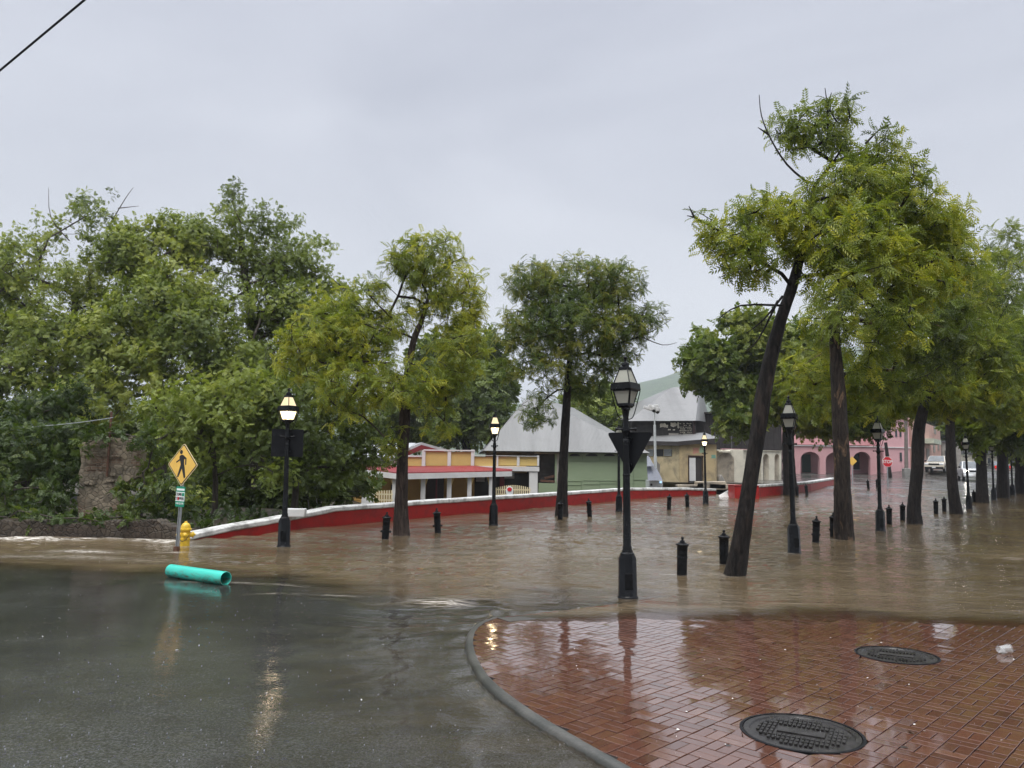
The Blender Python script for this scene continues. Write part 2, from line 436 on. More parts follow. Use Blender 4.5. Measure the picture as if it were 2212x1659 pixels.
mp = wn('ShaderNodeMapping'); nt.links.new(tc.outputs['Generated'], mp.inputs[0]); mp.inputs['Scale'].default_value = (1., 1., 2.6); mp.inputs['Rotation'].default_value = (0, R(14), R(25))
nz = wn('ShaderNodeTexNoise'); nt.links.new(mp.outputs[0], nz.inputs['Vector']); nz.inputs['Scale'].default_value = 1.7; nz.inputs['Detail'].default_value = 5; nz.inputs['Roughness'].default_value = .5; nz.inputs['Distortion'].default_value = .6
cl = wn('ShaderNodeValToRGB'); nt.links.new(nz.outputs['Fac'], cl.inputs[0])
cl.color_ramp.elements[0].position = .32; cl.color_ramp.elements[0].color = (.84, .85, .875, 1)
cl.color_ramp.elements[1].position = .68; cl.color_ramp.elements[1].color = (1.13, 1.125, 1.11, 1)
mx = wn('ShaderNodeMix', data_type='RGBA', blend_type='MULTIPLY'); mx.inputs[0].default_value = 1.
nt.links.new(rp.outputs[0], mx.inputs[6]); nt.links.new(cl.outputs[0], mx.inputs[7])
sky = wn('ShaderNodeTexSky', sky_type='NISHITA'); sky.sun_disc = False; sky.sun_elevation = R(58); sky.sun_rotation = R(200)
bg2 = wn('ShaderNodeBackground'); bg2.inputs[1].default_value = .05
nt.links.new(sky.outputs[0], bg2.inputs[0]); nt.links.new(mx.outputs[2], bg.inputs[0])
ms = wn('ShaderNodeMixShader'); ms.inputs[0].default_value = .06
nt.links.new(bg.outputs[0], ms.inputs[1]); nt.links.new(bg2.outputs[0], ms.inputs[2]); nt.links.new(ms.outputs[0], out.inputs[0])

sun = bpy.data.lights.new('sun', 'SUN'); so = bpy.data.objects.new('sun', sun); COL.objects.link(so)
sun.energy = 1.5; sun.angle = R(30); sun.color = (1., .97, .93)
so.rotation_euler = (R(32), 0, R(-20)); so.location = (0, -10, 30)

scene.view_settings.view_transform = 'Standard'; scene.view_settings.look = 'None'
scene.view_settings.exposure = 0.38; scene.view_settings.gamma = 1; scene.view_settings.use_curve_mapping = False
c = scene.cycles
c.use_denoising = True; c.max_bounces = 7; c.diffuse_bounces = 3; c.glossy_bounces = 3; c.transparent_max_bounces = 10
c.transmission_bounces = 4; c.volume_bounces = 0; c.caustics_reflective = False; c.caustics_refractive = False
c.sample_clamp_indirect = 4.; c.use_adaptive_sampling = True; c.adaptive_threshold = .015

# ================================================================== TERRAIN, ROAD, WATER
# wall base line in pixels (base of the red wall against the water)
WALL_PX = [(412, 1166), (470, 1160), (598, 1148.7), (723, 1136), (844, 1125), (980, 1112.7), (1175, 1096.5), (1228, 1091), (1362, 1078.8), (1474, 1071), (1547, 1068)]
WALL = [onS(*p) for p in WALL_PX]
WALL_TOP = [(412, 1153), (470, 1141), (598, 1118), (723, 1095), (844, 1086.5), (980, 1077), (1175, 1065.5), (1228, 1062.5), (1362, 1054), (1474, 1053.4), (1547, 1055.5)]
PIL = onS(1614, 1077.5)
FAR_PX = [(1640, 1075.5), (1727, 1062.8), (1752, 1060), (1804, 1047)]
FAR = [onS(*p) for p in FAR_PX]
_wy = [p.y for p in WALL]; _wx = [p.x for p in WALL]
def xl(y):
    if y <= WALL[0].y + .02: return -45.
    if y < _wy[-1]: return float(np.interp(y, _wy, _wx)) + .06
    ys = [_wy[-1], FAR[-1].y, FAR[-1].y + .5, 110]; xs = [_wx[-1] + .5, FAR[-1].x, 8, 8]
    return float(np.interp(y, ys, xs))

# kerb: road-side edge of the pavement (pixel -> ground)
KERB_PX = [(1062, 1330), (1034, 1341), (1014, 1358), (1006, 1382), (1009, 1410), (1021, 1440), (1042, 1472), (1080, 1508), (1140, 1553), (1210, 1598), (1290, 1647)]
KERB = [ong(px, py, .02) for px, py in KERB_PX]
_d = (KERB[-1] - KERB[-2]).normalized()
KERB += [KERB[-1] + _d * .6 + Vector((.02, 0, 0)), KERB[-1] + _d * 2.5 + Vector((.15, 0, 0)), KERB[-1] + _d * 6 + Vector((.5, 0, 0))]
CORNER = KERB[0]
BACKEND = ong(1352, 1300, 0.); BDIR = (BACKEND - CORNER); BDIR.z = 0; BDIR.normalize()
BACK = [CORNER, CORNER + BDIR * 1., BACKEND, CORNER + BDIR * 3.5, CORNER + BDIR * 9]
_ky = np.array([p.y for p in KERB][::-1]); _kx = np.array([p.x for p in KERB][::-1])
def xk(y):
    """left limit of the pavement at this distance"""
    y = np.asarray(y, float)
    near = np.interp(y, _ky, _kx)
    back = CORNER.x + (y - CORNER.y) * BDIR.x / BDIR.y
    return np.where(y > CORNER.y, back, near)
def zb(x, y):
    y = np.asarray(y, float); x = np.asarray(x, float)
    yw = y + .30 * np.sin(x * 1.15 + .6) + .14 * np.sin(x * 2.9) + .05 * np.sin(x * 7.)
    return np.maximum(.012 * (8.7 - y), -.03) - .09 * sst(8.5, 11.6, yw)
def za(x, y):
    x = np.asarray(x, float); y = np.asarray(y, float)
    rel = x - np.interp(y, _ky, _kx)
    z = .010 - .060 * sst(-3.2, -.35, rel) + .012 * np.maximum(8.7 - y, 0)
    st = 10.55 - 1.0 * sst(-6.2, -2.2, x) + .22 * np.sin(x * 1.3) + .10 * np.sin(x * 3.7 + 1) + .05 * np.sin(x * 9. + y)
    q = np.maximum(y - st, 0)
    return z - np.minimum(.022 * q + .012 * q * q, .35)
def zwater(x, y):
    x = np.asarray(x, float); y = np.asarray(y, float)
    base = S(y, x) - .03 * sst(40, 50, y)
    rel = x - xk(y)
    wob = .18 * np.sin(x * 3.1) + .1 * np.sin(x * 7.3 + 1)
    t = sst(8.35, 9.6, y + wob)
    film = za(x, y) + .0035 + .020 * sst(-1.9, -.6, rel)
    b2 = base - .22 * (1 - t)
    mx_ = .5 * (film + b2 + np.sqrt((film - b2) ** 2 + .006 ** 2))
    return np.where(rel < .05, mx_, base)

def rows_mesh(name, ys, xs, zf, mat, attrs=None, disp=None, xlf=xl):
    V = []; n = len(xs)
    Y = np.repeat(np.array(ys)[:, None], n, 1); X = np.repeat(np.array(xs)[None, :], len(ys), 0)
    L = np.array([xlf(y) for y in ys])[:, None]; X = np.maximum(X, L)
    Z = zf(X, Y)
    if disp is not None: Z = Z + disp(X, Y)
    P = np.stack([X, Y, Z], -1).reshape(-1, 3)
    idx = np.arange(len(ys) * n).reshape(len(ys), n)
    q = np.stack([idx[:-1, :-1], idx[:-1, 1:], idx[1:, 1:], idx[1:, :-1]], -1).reshape(-1, 4)
    w_ = np.maximum(P[q[:, 1], 0] - P[q[:, 0], 0], P[q[:, 2], 0] - P[q[:, 3], 0])
    q = q[w_ > 1e-5]
    at_ = {k: f(X, Y).ravel() for k, f in (attrs or {}).items()}
    o = np_mesh(name, P, q, mat, None, at_, True)
    return tag(o, kind='structure')

def ground_mat():
    t = NT('wet_brown_earth'); v = t.coord()
    c = t.ramp(t.noise(v, .6, 8, .65), [(.3, (.020, .017, .012)), (.55, (.045, .036, .024)), (.7, (.035, .045, .018))])
    return t.fin(t.pbr(c, .7, 0, t.bump(t.noise(v, 6., 6), .6, .08), .3))
M['earth'] = ground_mat()

def asphalt_mat(name='wet_asphalt', near=True):
    t = NT(name); v = t.coord()
    g = t.noise(v, 62., 5, .75); big = t.noise(v, .55, 5, .6); mid = t.noise(t.coord((1, 2.2, 1)), 1.6, 6, .6, .6)
    c = t.ramp(g, [(.36, (.030, .032, .032)), (.54, (.088, .092, .091)), (.68, (.18, .182, .18))])
    c = t.mix(t.math('MULTIPLY', t.ramp(mid, [(.5, 0.), (.75, 1.)]), .4), c, (.085, .078, .062))
    c = t.mix(t.math('MULTIPLY', t.ramp(big, [(.42, 1.), (.60, 0.)]), .55), c, (.022, .023, .023))
    ro = t.ramp(t.noise(t.coord((1, 1.7, 1)), 2.1, 6, .65), [(.35, .03), (.68, .16)])
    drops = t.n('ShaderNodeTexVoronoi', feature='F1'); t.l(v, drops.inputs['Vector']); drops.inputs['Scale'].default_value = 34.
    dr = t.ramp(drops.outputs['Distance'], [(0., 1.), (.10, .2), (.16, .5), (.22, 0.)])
    h = t.math('ADD', t.math('MULTIPLY', g, .35), t.math('MULTIPLY', t.noise(t.coord((1, 1.6, 1)), 9., 4, .6, .4), 1.2))
    c = t.mix(t.math('MULTIPLY', t.ramp(drops.outputs['Distance'], [(.03, 1.), (.10, 0.)]), t.math('MULTIPLY', t.ramp(t.noise(v, 9., 2), [(.5, 0.), (.6, 1.)]), .5)), c, (.20, .20, .19))  # raindrop-splash highlights painted into the asphalt colour as pale specks
    return t.fin(t.pbr(c, ro, 0, t.bump(h, .14, .012), .5, IOR=1.4))
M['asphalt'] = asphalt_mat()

def far_road_mat():
    t = NT('wet_street_asphalt'); v = t.coord()
    c = t.ramp(t.noise(v, .5, 6, .6), [(.3, (.045, .043, .040)), (.7, (.085, .078, .070))])
    return t.fin(t.pbr(c, t.ramp(t.noise(v, .35, 5), [(.35, .10), (.65, .35)]), 0, t.bump(t.noise(v, 14., 4), .25, .02), .5))
M['far_road'] = far_road_mat()

def water_mat():
    t = NT('muddy_flood_water')
    geo = t.n('ShaderNodeNewGeometry')
    def pc(scale, rot=0.):
        mp = t.n('ShaderNodeMapping'); t.l(geo.outputs['Position'], mp.inputs[0]); mp.inputs['Scale'].default_value = scale
        mp.inputs['Rotation'].default_value = (0, 0, rot); return mp.outputs[0]
    big = t.noise(pc((.32, .9, 1), .12), .8, 4, .55, .5)
    n1 = t.noise(pc((.85, 1.25, 1), .10), 2.0, 5, .58, .7)
    n2 = t.noise(pc((.8, 1.5, 1), -.25), 6.5, 4, .6, .5)
    n3 = t.noise(pc((1, 1.3, 1)), 26., 3, .6)
    amp = t.ramp(big, [(.34, .45), (.66, 1.)])
    n0 = t.noise(pc((.75, 1.1, 1), .35), 1.1, 3, .5, .8)
    h = t.math('ADD', t.math('MULTIPLY', n0, .25), t.math('ADD', t.math('MULTIPLY', n1, .34), t.math('MULTIPLY', n2, .17)))
    h = t.math('ADD', t.math('MULTIPLY', h, amp), t.math('MULTIPLY', n3, .010))
    h = t.math('MULTIPLY', h, t.ramp(t.attr('depth'), [(0., .07), (.02, .16), (.10, 1.)]))
    dv = t.n('ShaderNodeTexVoronoi', feature='F1'); t.l(pc((1, 1, 1)), dv.inputs['Vector']); dv.inputs['Scale'].default_value = 13.
    dsc = t.n('ShaderNodeSeparateColor'); t.l(dv.outputs['Color'], dsc.inputs[0])
    ring = t.math('MULTIPLY', t.ramp(dv.outputs['Distance'], [(0., 1.), (.10, .0), (.2, .55), (.30, 0.)]), t.ramp(dsc.outputs[0], [(.55, 0.), (.75, 1.)]))
    h = t.math('ADD', h, t.math('MULTIPLY', ring, .013))
    h = t.math('ADD', h, t.math('MULTIPLY', t.noise(pc((1, 1.4, 1)), 38., 3, .6), .0045))
    b = t.bump(h, .8, .16)
    foam = t.attr('foam')
    fn = t.noise(pc((.6, 2.4, 1), .06), 7., 7, .7, .8)
    fm = t.math('MULTIPLY', t.ramp(fn, [(.42, 0.), (.60, 1.)]), foam, True)
    streak = t.ramp(t.noise(pc((.22, 2.2, 1), .10), 2.4, 6, .62, .8), [(.60, 0.), (.72, 1.)])
    mud = t.ramp(t.noise(pc((.2, .6, 1)), .9, 5, .55, .6), [(.3, (.074, .052, .029)), (.7, (.112, .083, .049))])
    mud = t.mix(t.math('MULTIPLY', streak, .42), mud, (.22, .17, .12))
    mud = t.mix(fm, mud, (.62, .58, .52))
    deep = t.pbr(mud, t.math('ADD', .03, t.math('MULTIPLY', fm, .5)), 0, b, .5, IOR=1.33)
    fr = t.n('ShaderNodeFresnel'); fr.inputs[0].default_value = 1.33; t.l(b, fr.inputs['Normal'])
    gl = t.n('ShaderNodeBsdfGlossy'); gl.inputs['Roughness'].default_value = .06; t.l(b, gl.inputs['Normal'])
    tr = t.n('ShaderNodeBsdfTransparent'); tr.inputs[0].default_value = (.93, .935, .93, 1)
    film = t.n('ShaderNodeMixShader'); t.l(fr.outputs[0], film.inputs[0]); t.l(tr.outputs[0], film.inputs[1]); t.l(gl.outputs[0], film.inputs[2])
    dep = t.math('ADD', t.attr('depth'), t.math('MULTIPLY', t.math('SUBTRACT', fn, .5), .03))
    strk = t.noise(pc((.30, 1.5, 1), .18), 1.5, 5, .6, .9)
    dep = t.math('ADD', dep, t.math('MULTIPLY', t.math('SUBTRACT', strk, .5), t.math('MULTIPLY', t.ramp(t.attr('depth'), [(.004, 0.), (.03, 1.)]), .12)))
    fac = t.math('ADD', t.ramp(dep, [(.0, .04), (.028, .22), (.085, 1.)]), fm, True)
    m = t.n('ShaderNodeMixShader'); t.l(fac, m.inputs[0]); t.l(film.outputs[0], m.inputs[1]); t.l(deep, m.inputs[2])
    return t.fin(m.outputs[0])
M['water'] = water_mat()

# big earth sheet reaching the horizon
def ground_z(X, Y):
    yard = .12 - 1.7 * sst(24, 38, Y) * sst(-14, -4, X) - .35 * sst(-8, -4, X) * sst(14, 17, Y)
    far = sst(60, 95, Y)
    z = yard * (1 - far) + far * (S(Y, X) - .3)
    street = np.array([[1. if x > xl(float(y)) - .4 else 0. for x in X[0]] for y in Y[:, 0]])
    z = np.where((street > .5) & (Y < 75), np.minimum(z, S(Y, X) - .7), z)
    return z
ys = sorted(set(list(np.arange(-20, 16, 2.)) + list(np.arange(16, 60, .8)) + list(np.arange(60, 130, 5.)) + [150, 200, 300, 500, 900, 1500]))
xs = sorted(set([-900, -400, -200, -120, -80] + list(np.arange(-60, 60, 1.)) + [60, 80, 120, 200, 400, 900]))
rows_mesh('ground', ys, xs, ground_z, 'earth', xlf=lambda y: -900)

# near asphalt (up to the flooded part) and street bed beyond
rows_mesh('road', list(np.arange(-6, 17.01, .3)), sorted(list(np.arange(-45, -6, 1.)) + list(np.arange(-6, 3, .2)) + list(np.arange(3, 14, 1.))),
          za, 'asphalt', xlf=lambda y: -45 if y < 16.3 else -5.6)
rows_mesh('street', sorted(list(np.arange(10, 60, .5)) + list(np.arange(60, 140, 2.)) + [150, 200, 300]), list(np.linspace(-8, 90, 110)),
          lambda X, Y: S(Y, X) - .32 * (1 - sst(40, 50, Y)) - .4 * (1 - sst(10, 16, Y)), 'far_road', xlf=lambda y: max(xl(y), -8.) - (.1 if y < 40 else 0))

WAKE = [(onS(px, py), r_, a_) for px, py, r_, a_ in ((1588, 1243, .17, .34), (1823, 1166, .22, .34), (1975, 1131, .22, .3), (868, 1157, .2, .38), (1213, 1115, .22, .4), (1356, 1291, .13, .22), (613, 1181, .13, .4), (1716, 1196, .13, .34), (1902, 1147, .13, .3), (1066, 1134, .13, .34), (1473, 1243, .09, .3), (1564, 1219, .09, .3), (1762, 1171, .09, .3), (832, 1165, .09, .36), (946, 1151, .09, .36))]
def foamf(X, Y):
    f = np.exp(-((Y - 15.85 - .12 * np.sin(X * 2.1)) / .13) ** 2) * sst(-11.8, -11.0, X) * (1 - sst(-7.2, -6.3, X)) * 1.25
    p = ong(185, 1192); f += np.exp(-(((X - p.x) / .55) ** 2 + ((Y - p.y) / .20) ** 2))
    p = ong(380, 1192); f += .9 * np.exp(-(((X - p.x) / .20) ** 2 + ((Y - p.y + .1) / .12) ** 2))
    p = ong(405, 1180); f += .6 * np.exp(-(((X - p.x - .2) / .5) ** 2 + ((Y - p.y) / .2) ** 2))
    p = ong(955, 1300); f += .65 * np.exp(-(((X - p.x) / .45) ** 2 + ((Y - p.y) / .28) ** 2))
    f += .35 * np.exp(-((Y - 13.0 + .25 * np.sin(X)) / .25) ** 2) * (1 - sst(-7.5, -4.5, X))
    f += .62 * np.exp(-((Y - 11.0 - .55 * (X + 3.6) + .12 * np.sin(X * 2.1)) / .09) ** 2) * sst(-5., -4.4, X) * (1 - sst(-2.6, -2., X)) * (X < 0) * 0 + .6 * np.exp(-((Y - 10.75 + .16 * (X + 4) ** 2) / .08) ** 2) * sst(-5.2, -4.5, X) * (1 - sst(-3., -2.4, X)) + .5 * np.exp(-((Y - 9.9 + .2 * (X + 2.6) ** 2) / .07) ** 2) * sst(-3.6, -3.1, X) * (1 - sst(-2., -1.5, X))
    for q, rr_, am in WAKE:
        f += am * np.exp(-(((X - q.x + .10) / (rr_ + .16)) ** 2 + ((Y - q.y) / (rr_ + .05)) ** 2))
    return f
def wdisp(X, Y):
    rel = X - xk(Y)
    g = (1 - sst(8.6, 9.9, Y)) * sst(-1.9, -.9, rel) * (1 - sst(-.05, .05, rel))
    P = np.stack([X.ravel(), Y.ravel(), np.zeros(X.size)], 1)
    tw = field(P * np.array([2.2, .8, 1]), 5, 9.).reshape(X.shape); tw2 = field(P * np.array([1.5, .9, 1]), 6, 24.).reshape(X.shape)
    fan = np.abs(np.sin(8. * np.arctan2(Y - 9.6, X + .1) + 5. * np.hypot(X + .1, Y - 9.6))) ** 6
    fg = np.exp(-(((X + 1.2) / .9) ** 2 + ((Y - 8.3) / .8) ** 2)) * (rel < 0)
    far = (field(P * np.array([.8, 1.15, 1]), 8, 5.5) * .022 + field(P * np.array([.8, 1.1, 1]), 18, 12.) * .016 + field(P, 28, 2.) * .014).reshape(X.shape) * sst(9.6, 11.5, Y + .25 * X * (X < 0)) * (.55 + .45 * field(P, 38, .9).reshape(X.shape))
    weir = .05 * np.exp(-((Y - 15.85) / .15) ** 2) * sst(-12, -11, X) * (1 - sst(-7.2, -6.3, X))
    return g * (.007 * tw + .003 * tw2) + .012 * fan * fg + far + weir
def wdepth(X, Y):
    inside = X > xk(Y) + .02
    bed = np.where(inside, zb(X, Y), za(X, Y))
    bed = np.where(Y > 42, S(Y, X) - .32 * (1 - sst(40, 50, Y)), bed)
    d = zwater(X, Y) - bed
    d = np.where(inside, d * 3.2, d)
    return np.where(Y > 12.5, np.maximum(d, .1), d)
wy = list(np.arange(1.5, 7.8, .09)); yy_ = 7.8
while yy_ < 50.5: wy.append(yy_); yy_ += max(.05, .0058 * yy_)
wx = sorted(list(np.arange(-45, -13, 2.)) + list(np.arange(-13, -3, .11)) + list(np.arange(-3, 2.4, .05)) + list(np.arange(2.4, 22, .11)) + list(np.arange(22, 80, .5)))
rows_mesh('water', wy, wx, zwater, 'water', {'depth': wdepth, 'foam': foamf}, wdisp)

# ------------------------------------------------------------------ brick pavement: every brick a real block in basket weave laid at 45 degrees
def brick_mat():
    t = NT('wet_clay_brick'); v = t.coord()
    c = t.ramp(t.attr('tone'), [(0., (.050, .023, .015)), (.35, (.082, .035, .023)), (.7, (.108, .046, .029)), (1., (.14, .068, .043))])
    c = t.mix(t.math('MULTIPLY', t.ramp(t.noise(v, 1.1, 6, .65), [(.42, 0.), (.68, 1.)]), .5), c, (.065, .030, .021))
    c = t.mix(.35, c, t.ramp(t.noise(v, 70., 4), [(.3, (.055, .022, .015)), (.7, (.15, .065, .042))]))
    ro = t.ramp(t.noise(v, 1.9, 5, .6), [(.35, .03), (.6, .09), (.75, .20)])
    h = t.math('ADD', t.math('MULTIPLY', t.noise(v, 16., 4), .8), t.math('MULTIPLY', t.noise(v, 120., 2), .10))
    return t.fin(t.pbr(c, ro, 0, t.bump(h, .05, .006), .4, Coat_Weight=.55, Coat_Roughness=.05, Coat_IOR=1.36))
M['brick'] = brick_mat()
def joint_mat():
    t = NT('dark_wet_joint_sand'); v = t.coord()
    return t.fin(t.pbr(t.ramp(t.noise(v, 40.), [(.3, (.006, .005, .0045)), (.7, (.018, .014, .011))]), .75, 0, None, .15))
M['joint'] = joint_mat()

m1c, m2c = ong(1731, 1582, .045), ong(1937, 1415, .02)
MAN = [(m1c, .362), (m2c, .340)]
_kl = [(Vector((a.x, a.y)), Vector((b.x, b.y))) for a, b in zip(KERB[:-1], KERB[1:])] + [(Vector((BACK[-1].x, BACK[-1].y)), Vector((KERB[0].x, KERB[0].y)))]
def clampk(x, y, m):
    """keep a point at least m inside the pavement edge"""
    p = Vector((x, y)); best = None
    for a, b in _kl:
        d = b - a; t = max(0., min(1., (p - a).dot(d) / d.length_squared)); q = a + d * t; L = (p - q).length
        if best is None or L < best[0]: best = (L, q, d)
    L, q, d = best; nn = Vector((-d.y, d.x)).normalized()
    sd = (p - q).dot(nn); sd = L if sd > 0 else -L
    if sd >= m: return (x, y)
    r = q + nn * m; return (r.x, r.y)
def bricks():
    g = np.random.default_rng(3); V = []; Fc = []; T = []
    cs = .165; hw, hl = .0380, .0790; ca, sa = math.cos(R(46)), math.sin(R(46))
    N = 95
    for i in range(-N, N):
        for j in range(-N, N):
            for b in (-1, 1):
                if (i + j) % 2: u0, v0, a, bb = i * cs, j * cs + b * cs / 4, hl, hw
                else: u0, v0, a, bb = i * cs + b * cs / 4, j * cs, hw, hl
                x = u0 * ca - v0 * sa + 3.; y = u0 * sa + v0 * ca + 6.
                if not (0.4 < y < 12.2 and x < 10.5): continue
                if x < float(xk(y)) - .05: continue
                near = x < float(xk(y)) + .5
                if near and clampk(x, y, .03) != (x, y): continue
                if any(math.hypot(x - m.x, y - m.y) < r - .05 for m, r in MAN): continue
                nman = [(m, r) for m, r in MAN if math.hypot(x - m.x, y - m.y) < r + .16]
                if x / max(y, 1) > 1.1 or x / max(y, 1) < -.5: continue
                z = float(zb(x, y)) + g.normal() * .0009
                tx, ty = g.normal(size=2) * .006; k = len(V); yaw = g.normal() * .006
                e = .0022
                for (aa, cc, dz) in ((a, bb, -.03), (a, bb, -e * .45), (a - e, bb - e, 0.)):
                    for sx, sy in ((-1, -1), (1, -1), (1, 1), (-1, 1)):
                        lu, lv = sx * aa, sy * cc; lu, lv = lu - yaw * lv, lv + yaw * lu
                        qx, qy = clampk(x + lu * ca - lv * sa, y + lu * sa + lv * ca, .025) if near else (x + lu * ca - lv * sa, y + lu * sa + lv * ca)
                        for m, r in nman:
                            dd = math.hypot(qx - m.x, qy - m.y)
                            if dd < r + .008: qx, qy = m.x + (qx - m.x) * (r + .008) / dd, m.y + (qy - m.y) * (r + .008) / dd
                        V.append((qx, qy, z + dz + lu * tx + lv * ty - .012 * (lu * sa + lv * ca)))
                for r in (0, 4):
                    for s in range(4):
                        s2 = (s + 1) % 4; Fc.append((k + r + s, k + r + s2, k + r + 4 + s2, k + r + 4 + s))
                Fc.append((k + 8, k + 9, k + 10, k + 11)); T += [np.clip(.5 + g.normal() * .22, 0, 1)] * 12
    return tag(np_mesh('pavement', np.array(V), np.array(Fc), 'brick', None, {'tone': np.array(T)}), kind='structure')
bricks()
mb = MB()
poly = [Vector((p.x + .05, p.y, 0)) for p in KERB[::-1]] + [Vector((p.x, p.y - .04, 0)) for p in BACK[1:]] + [Vector((14, 12.2, 0)), Vector((14, -4, 0))]
jn = [Vector((p.x, p.y, float(zb(p.x, p.y)) - .0036)) for p in poly]
mb.prism(jn, (0, 0, -.2)); mb.build('pavement_bed', 'joint', smooth=False, kind='structure')

# kerb stones along the road edge and concrete strip at the back of the corner
def strip(name, pts, wdt, mat, ztop, zbot, side, kind='structure'):
    mb = MB(); n = len(pts); L = []; Rr = []
    for i, p in enumerate(pts):
        d = (pts[min(i + 1, n - 1)] - pts[max(i - 1, 0)]); d.z = 0; d.normalize(); nn = Vector((-d.y, d.x, 0)) * side
        q = p + nn * wdt
        L.append(Vector((p.x, p.y, 0))); Rr.append(Vector((q.x, q.y, 0)))
    e = .02
    for i in range(n - 1):
        a, b, cc, d = L[i], L[i + 1], Rr[i + 1], Rr[i]
        def top(p, k=0.): return Vector((p.x, p.y, float(zb(p.x, p.y)) + ztop - k))
        def mid(p, q, k): return p + (q - p).normalized() * k
        vs = [Vector((a.x, a.y, zbot)), Vector((b.x, b.y, zbot)), top(a, e), top(b, e), top(mid(a, d, e)), top(mid(b, cc, e)), top(d), top(cc), Vector((d.x, d.y, zbot)), Vector((cc.x, cc.y, zbot))]
        mb.add(vs, [(0, 1, 3, 2), (2, 3, 5, 4), (4, 5, 7, 6), (6, 7, 9, 8)])
    bmo = mb.build(name, mat, smooth=True, angle=60, kind=kind)
    return bmo
def smooth_line(pts, k=6):
    out = []
    for i in range(len(pts) - 1):
        p0, p1, p2, p3 = pts[max(i - 1, 0)], pts[i], pts[i + 1], pts[min(i + 2, len(pts) - 1)]
        for j in range(k):
            t = j / k; out.append(.5 * ((2 * p1) + (p2 - p0) * t + (2 * p0 - 5 * p1 + 4 * p2 - p3) * t * t + (3 * p1 - p0 - 3 * p2 + p3) * t ** 3))
    return out + [pts[-1]]
KS = smooth_line(KERB)
strip('kerb', KS, .07, 'concrete_kerb', .003, -.3, 1)
strip('kerb_strip', [CORNER + Vector((.05, -.02, 0)), CORNER + BDIR * .9 + Vector((0, -.05, 0)), BACKEND + Vector((0, -.02, 0)), CORNER + BDIR * 9], .26, 'concrete_kerb', .004, -.3, -1)

# hills
def hill_mat():
    t = NT('wooded_hillside'); v = t.coord()
    c = t.ramp(t.noise(v, .05, 8, .7), [(.35, (.026, .050, .022)), (.6, (.062, .100, .040)), (.72, (.11, .13, .06))])
    return t.fin(t.pbr(c, .8, 0, t.bump(t.noise(v, .12, 6), .8, 6.), .2))
M['hill'] = hill_mat()
hx = np.linspace(-1000, 1700, 150); hy = np.linspace(800, 2000, 60)
def hill_z(X, Y):
    t = np.clip((Y - 800) / 600, 0, 1)
    P = np.stack([X.ravel(), Y.ravel(), np.zeros(X.size)], 1)
    r = 78 + 118 * np.exp(-((X - 520) / 340.) ** 2) + 28 * np.exp(-((X + 440) / 320.) ** 2)
    return 2 + r * np.sin(t * math.pi / 2) * 1.05 + field(P, 4, .01).reshape(X.shape) * 7 * t + field(P, 9, .07).reshape(X.shape) * 2.5 * t
rows_mesh('hill', hy, hx, hill_z, 'hill', xlf=lambda y: -1000)

# ================================================================== PARAPET WALLS
def parapet(name, label, base, tops, th=.32, cope=.13, over=.03, zb0=-1.7, ends=True):
    """base: ground points; tops: heights. red body with white coping"""
    root = thing(name, label, 'wall', (base[0].x, base[0].y, base[0].z))
    body = MB(); cp = MB(); n = len(base)
    nor = []
    for i in range(n):
        d = base[min(i + 1, n - 1)] - base[max(i - 1, 0)]; d.z = 0; d.normalize()
        v = Vector((-d.y, d.x, 0))
        nor.append(v if v.y > 0 or (abs(v.y) < .05 and v.x < 0) else -v)
    def sec(i, o0, o1, z0, z1):
        a = Vector((base[i].x, base[i].y, 0)); return [a + nor[i] * o0 + Vector((0, 0, z0)), a + nor[i] * o1 + Vector((0, 0, z0)), a + nor[i] * o1 + Vector((0, 0, z1)), a + nor[i] * o0 + Vector((0, 0, z1))]
    for mbx, o0, o1, lo, hi in ((body, 0, th, lambda i: zb0, lambda i: tops[i] - cope), (cp, -over, th + over, lambda i: tops[i] - cope + .002, lambda i: tops[i])):
        vs = []; fs = []
        for i in range(n): vs += sec(i, o0, o1, lo(i), hi(i))
        for i in range(n - 1):
            for k in range(4):
                k2 = (k + 1) % 4; fs.append((4 * i + k, 4 * i + k2, 4 * i + 4 + k2, 4 * i + 4 + k))
        fs += [(0, 1, 2, 3), (4 * n - 1, 4 * n - 2, 4 * n - 3, 4 * n - 4)]
        mbx.add(vs, fs)
    body.build('wall_body', 'red_paint', root, smooth=False)
    cp.build('coping', 'white_cope', root, bevel=.03)
    return root
def resample(pts, vals, k):
    P = []; Vv = []
    for i in range(len(pts) - 1):
        for j in range(k):
            t = j / k; P.append(pts[i].lerp(pts[i + 1], t)); Vv.append(vals[i] * (1 - t) + vals[i + 1] * t)
    return P + [pts[-1]], Vv + [vals[-1]]
tops = [at(px, py, p.y).z for (px, py), p in zip(WALL_TOP, WALL)]
bp, bt = resample(WALL, tops, 5)
g = random.Random(4)
bt = [z + g.uniform(-.008, .008) for z in bt]
parapet('parapet_wall', 'long curving low red wall with white coping along the flood, dipping at its left end', bp, bt)
ft = [at(px, py, p.y).z for (px, py), p in zip([(1640, 1048), (1727, 1042.5), (1752, 1040), (1804, 1032)], FAR)]
fp, ftt = resample([FAR[0] + Vector((.0, .3, 0))] + FAR[1:], ft, 3)
parapet('parapet_wall', 'short straight red wall with white coping in front of the pink arcade', fp, ftt, zb0=-.5)
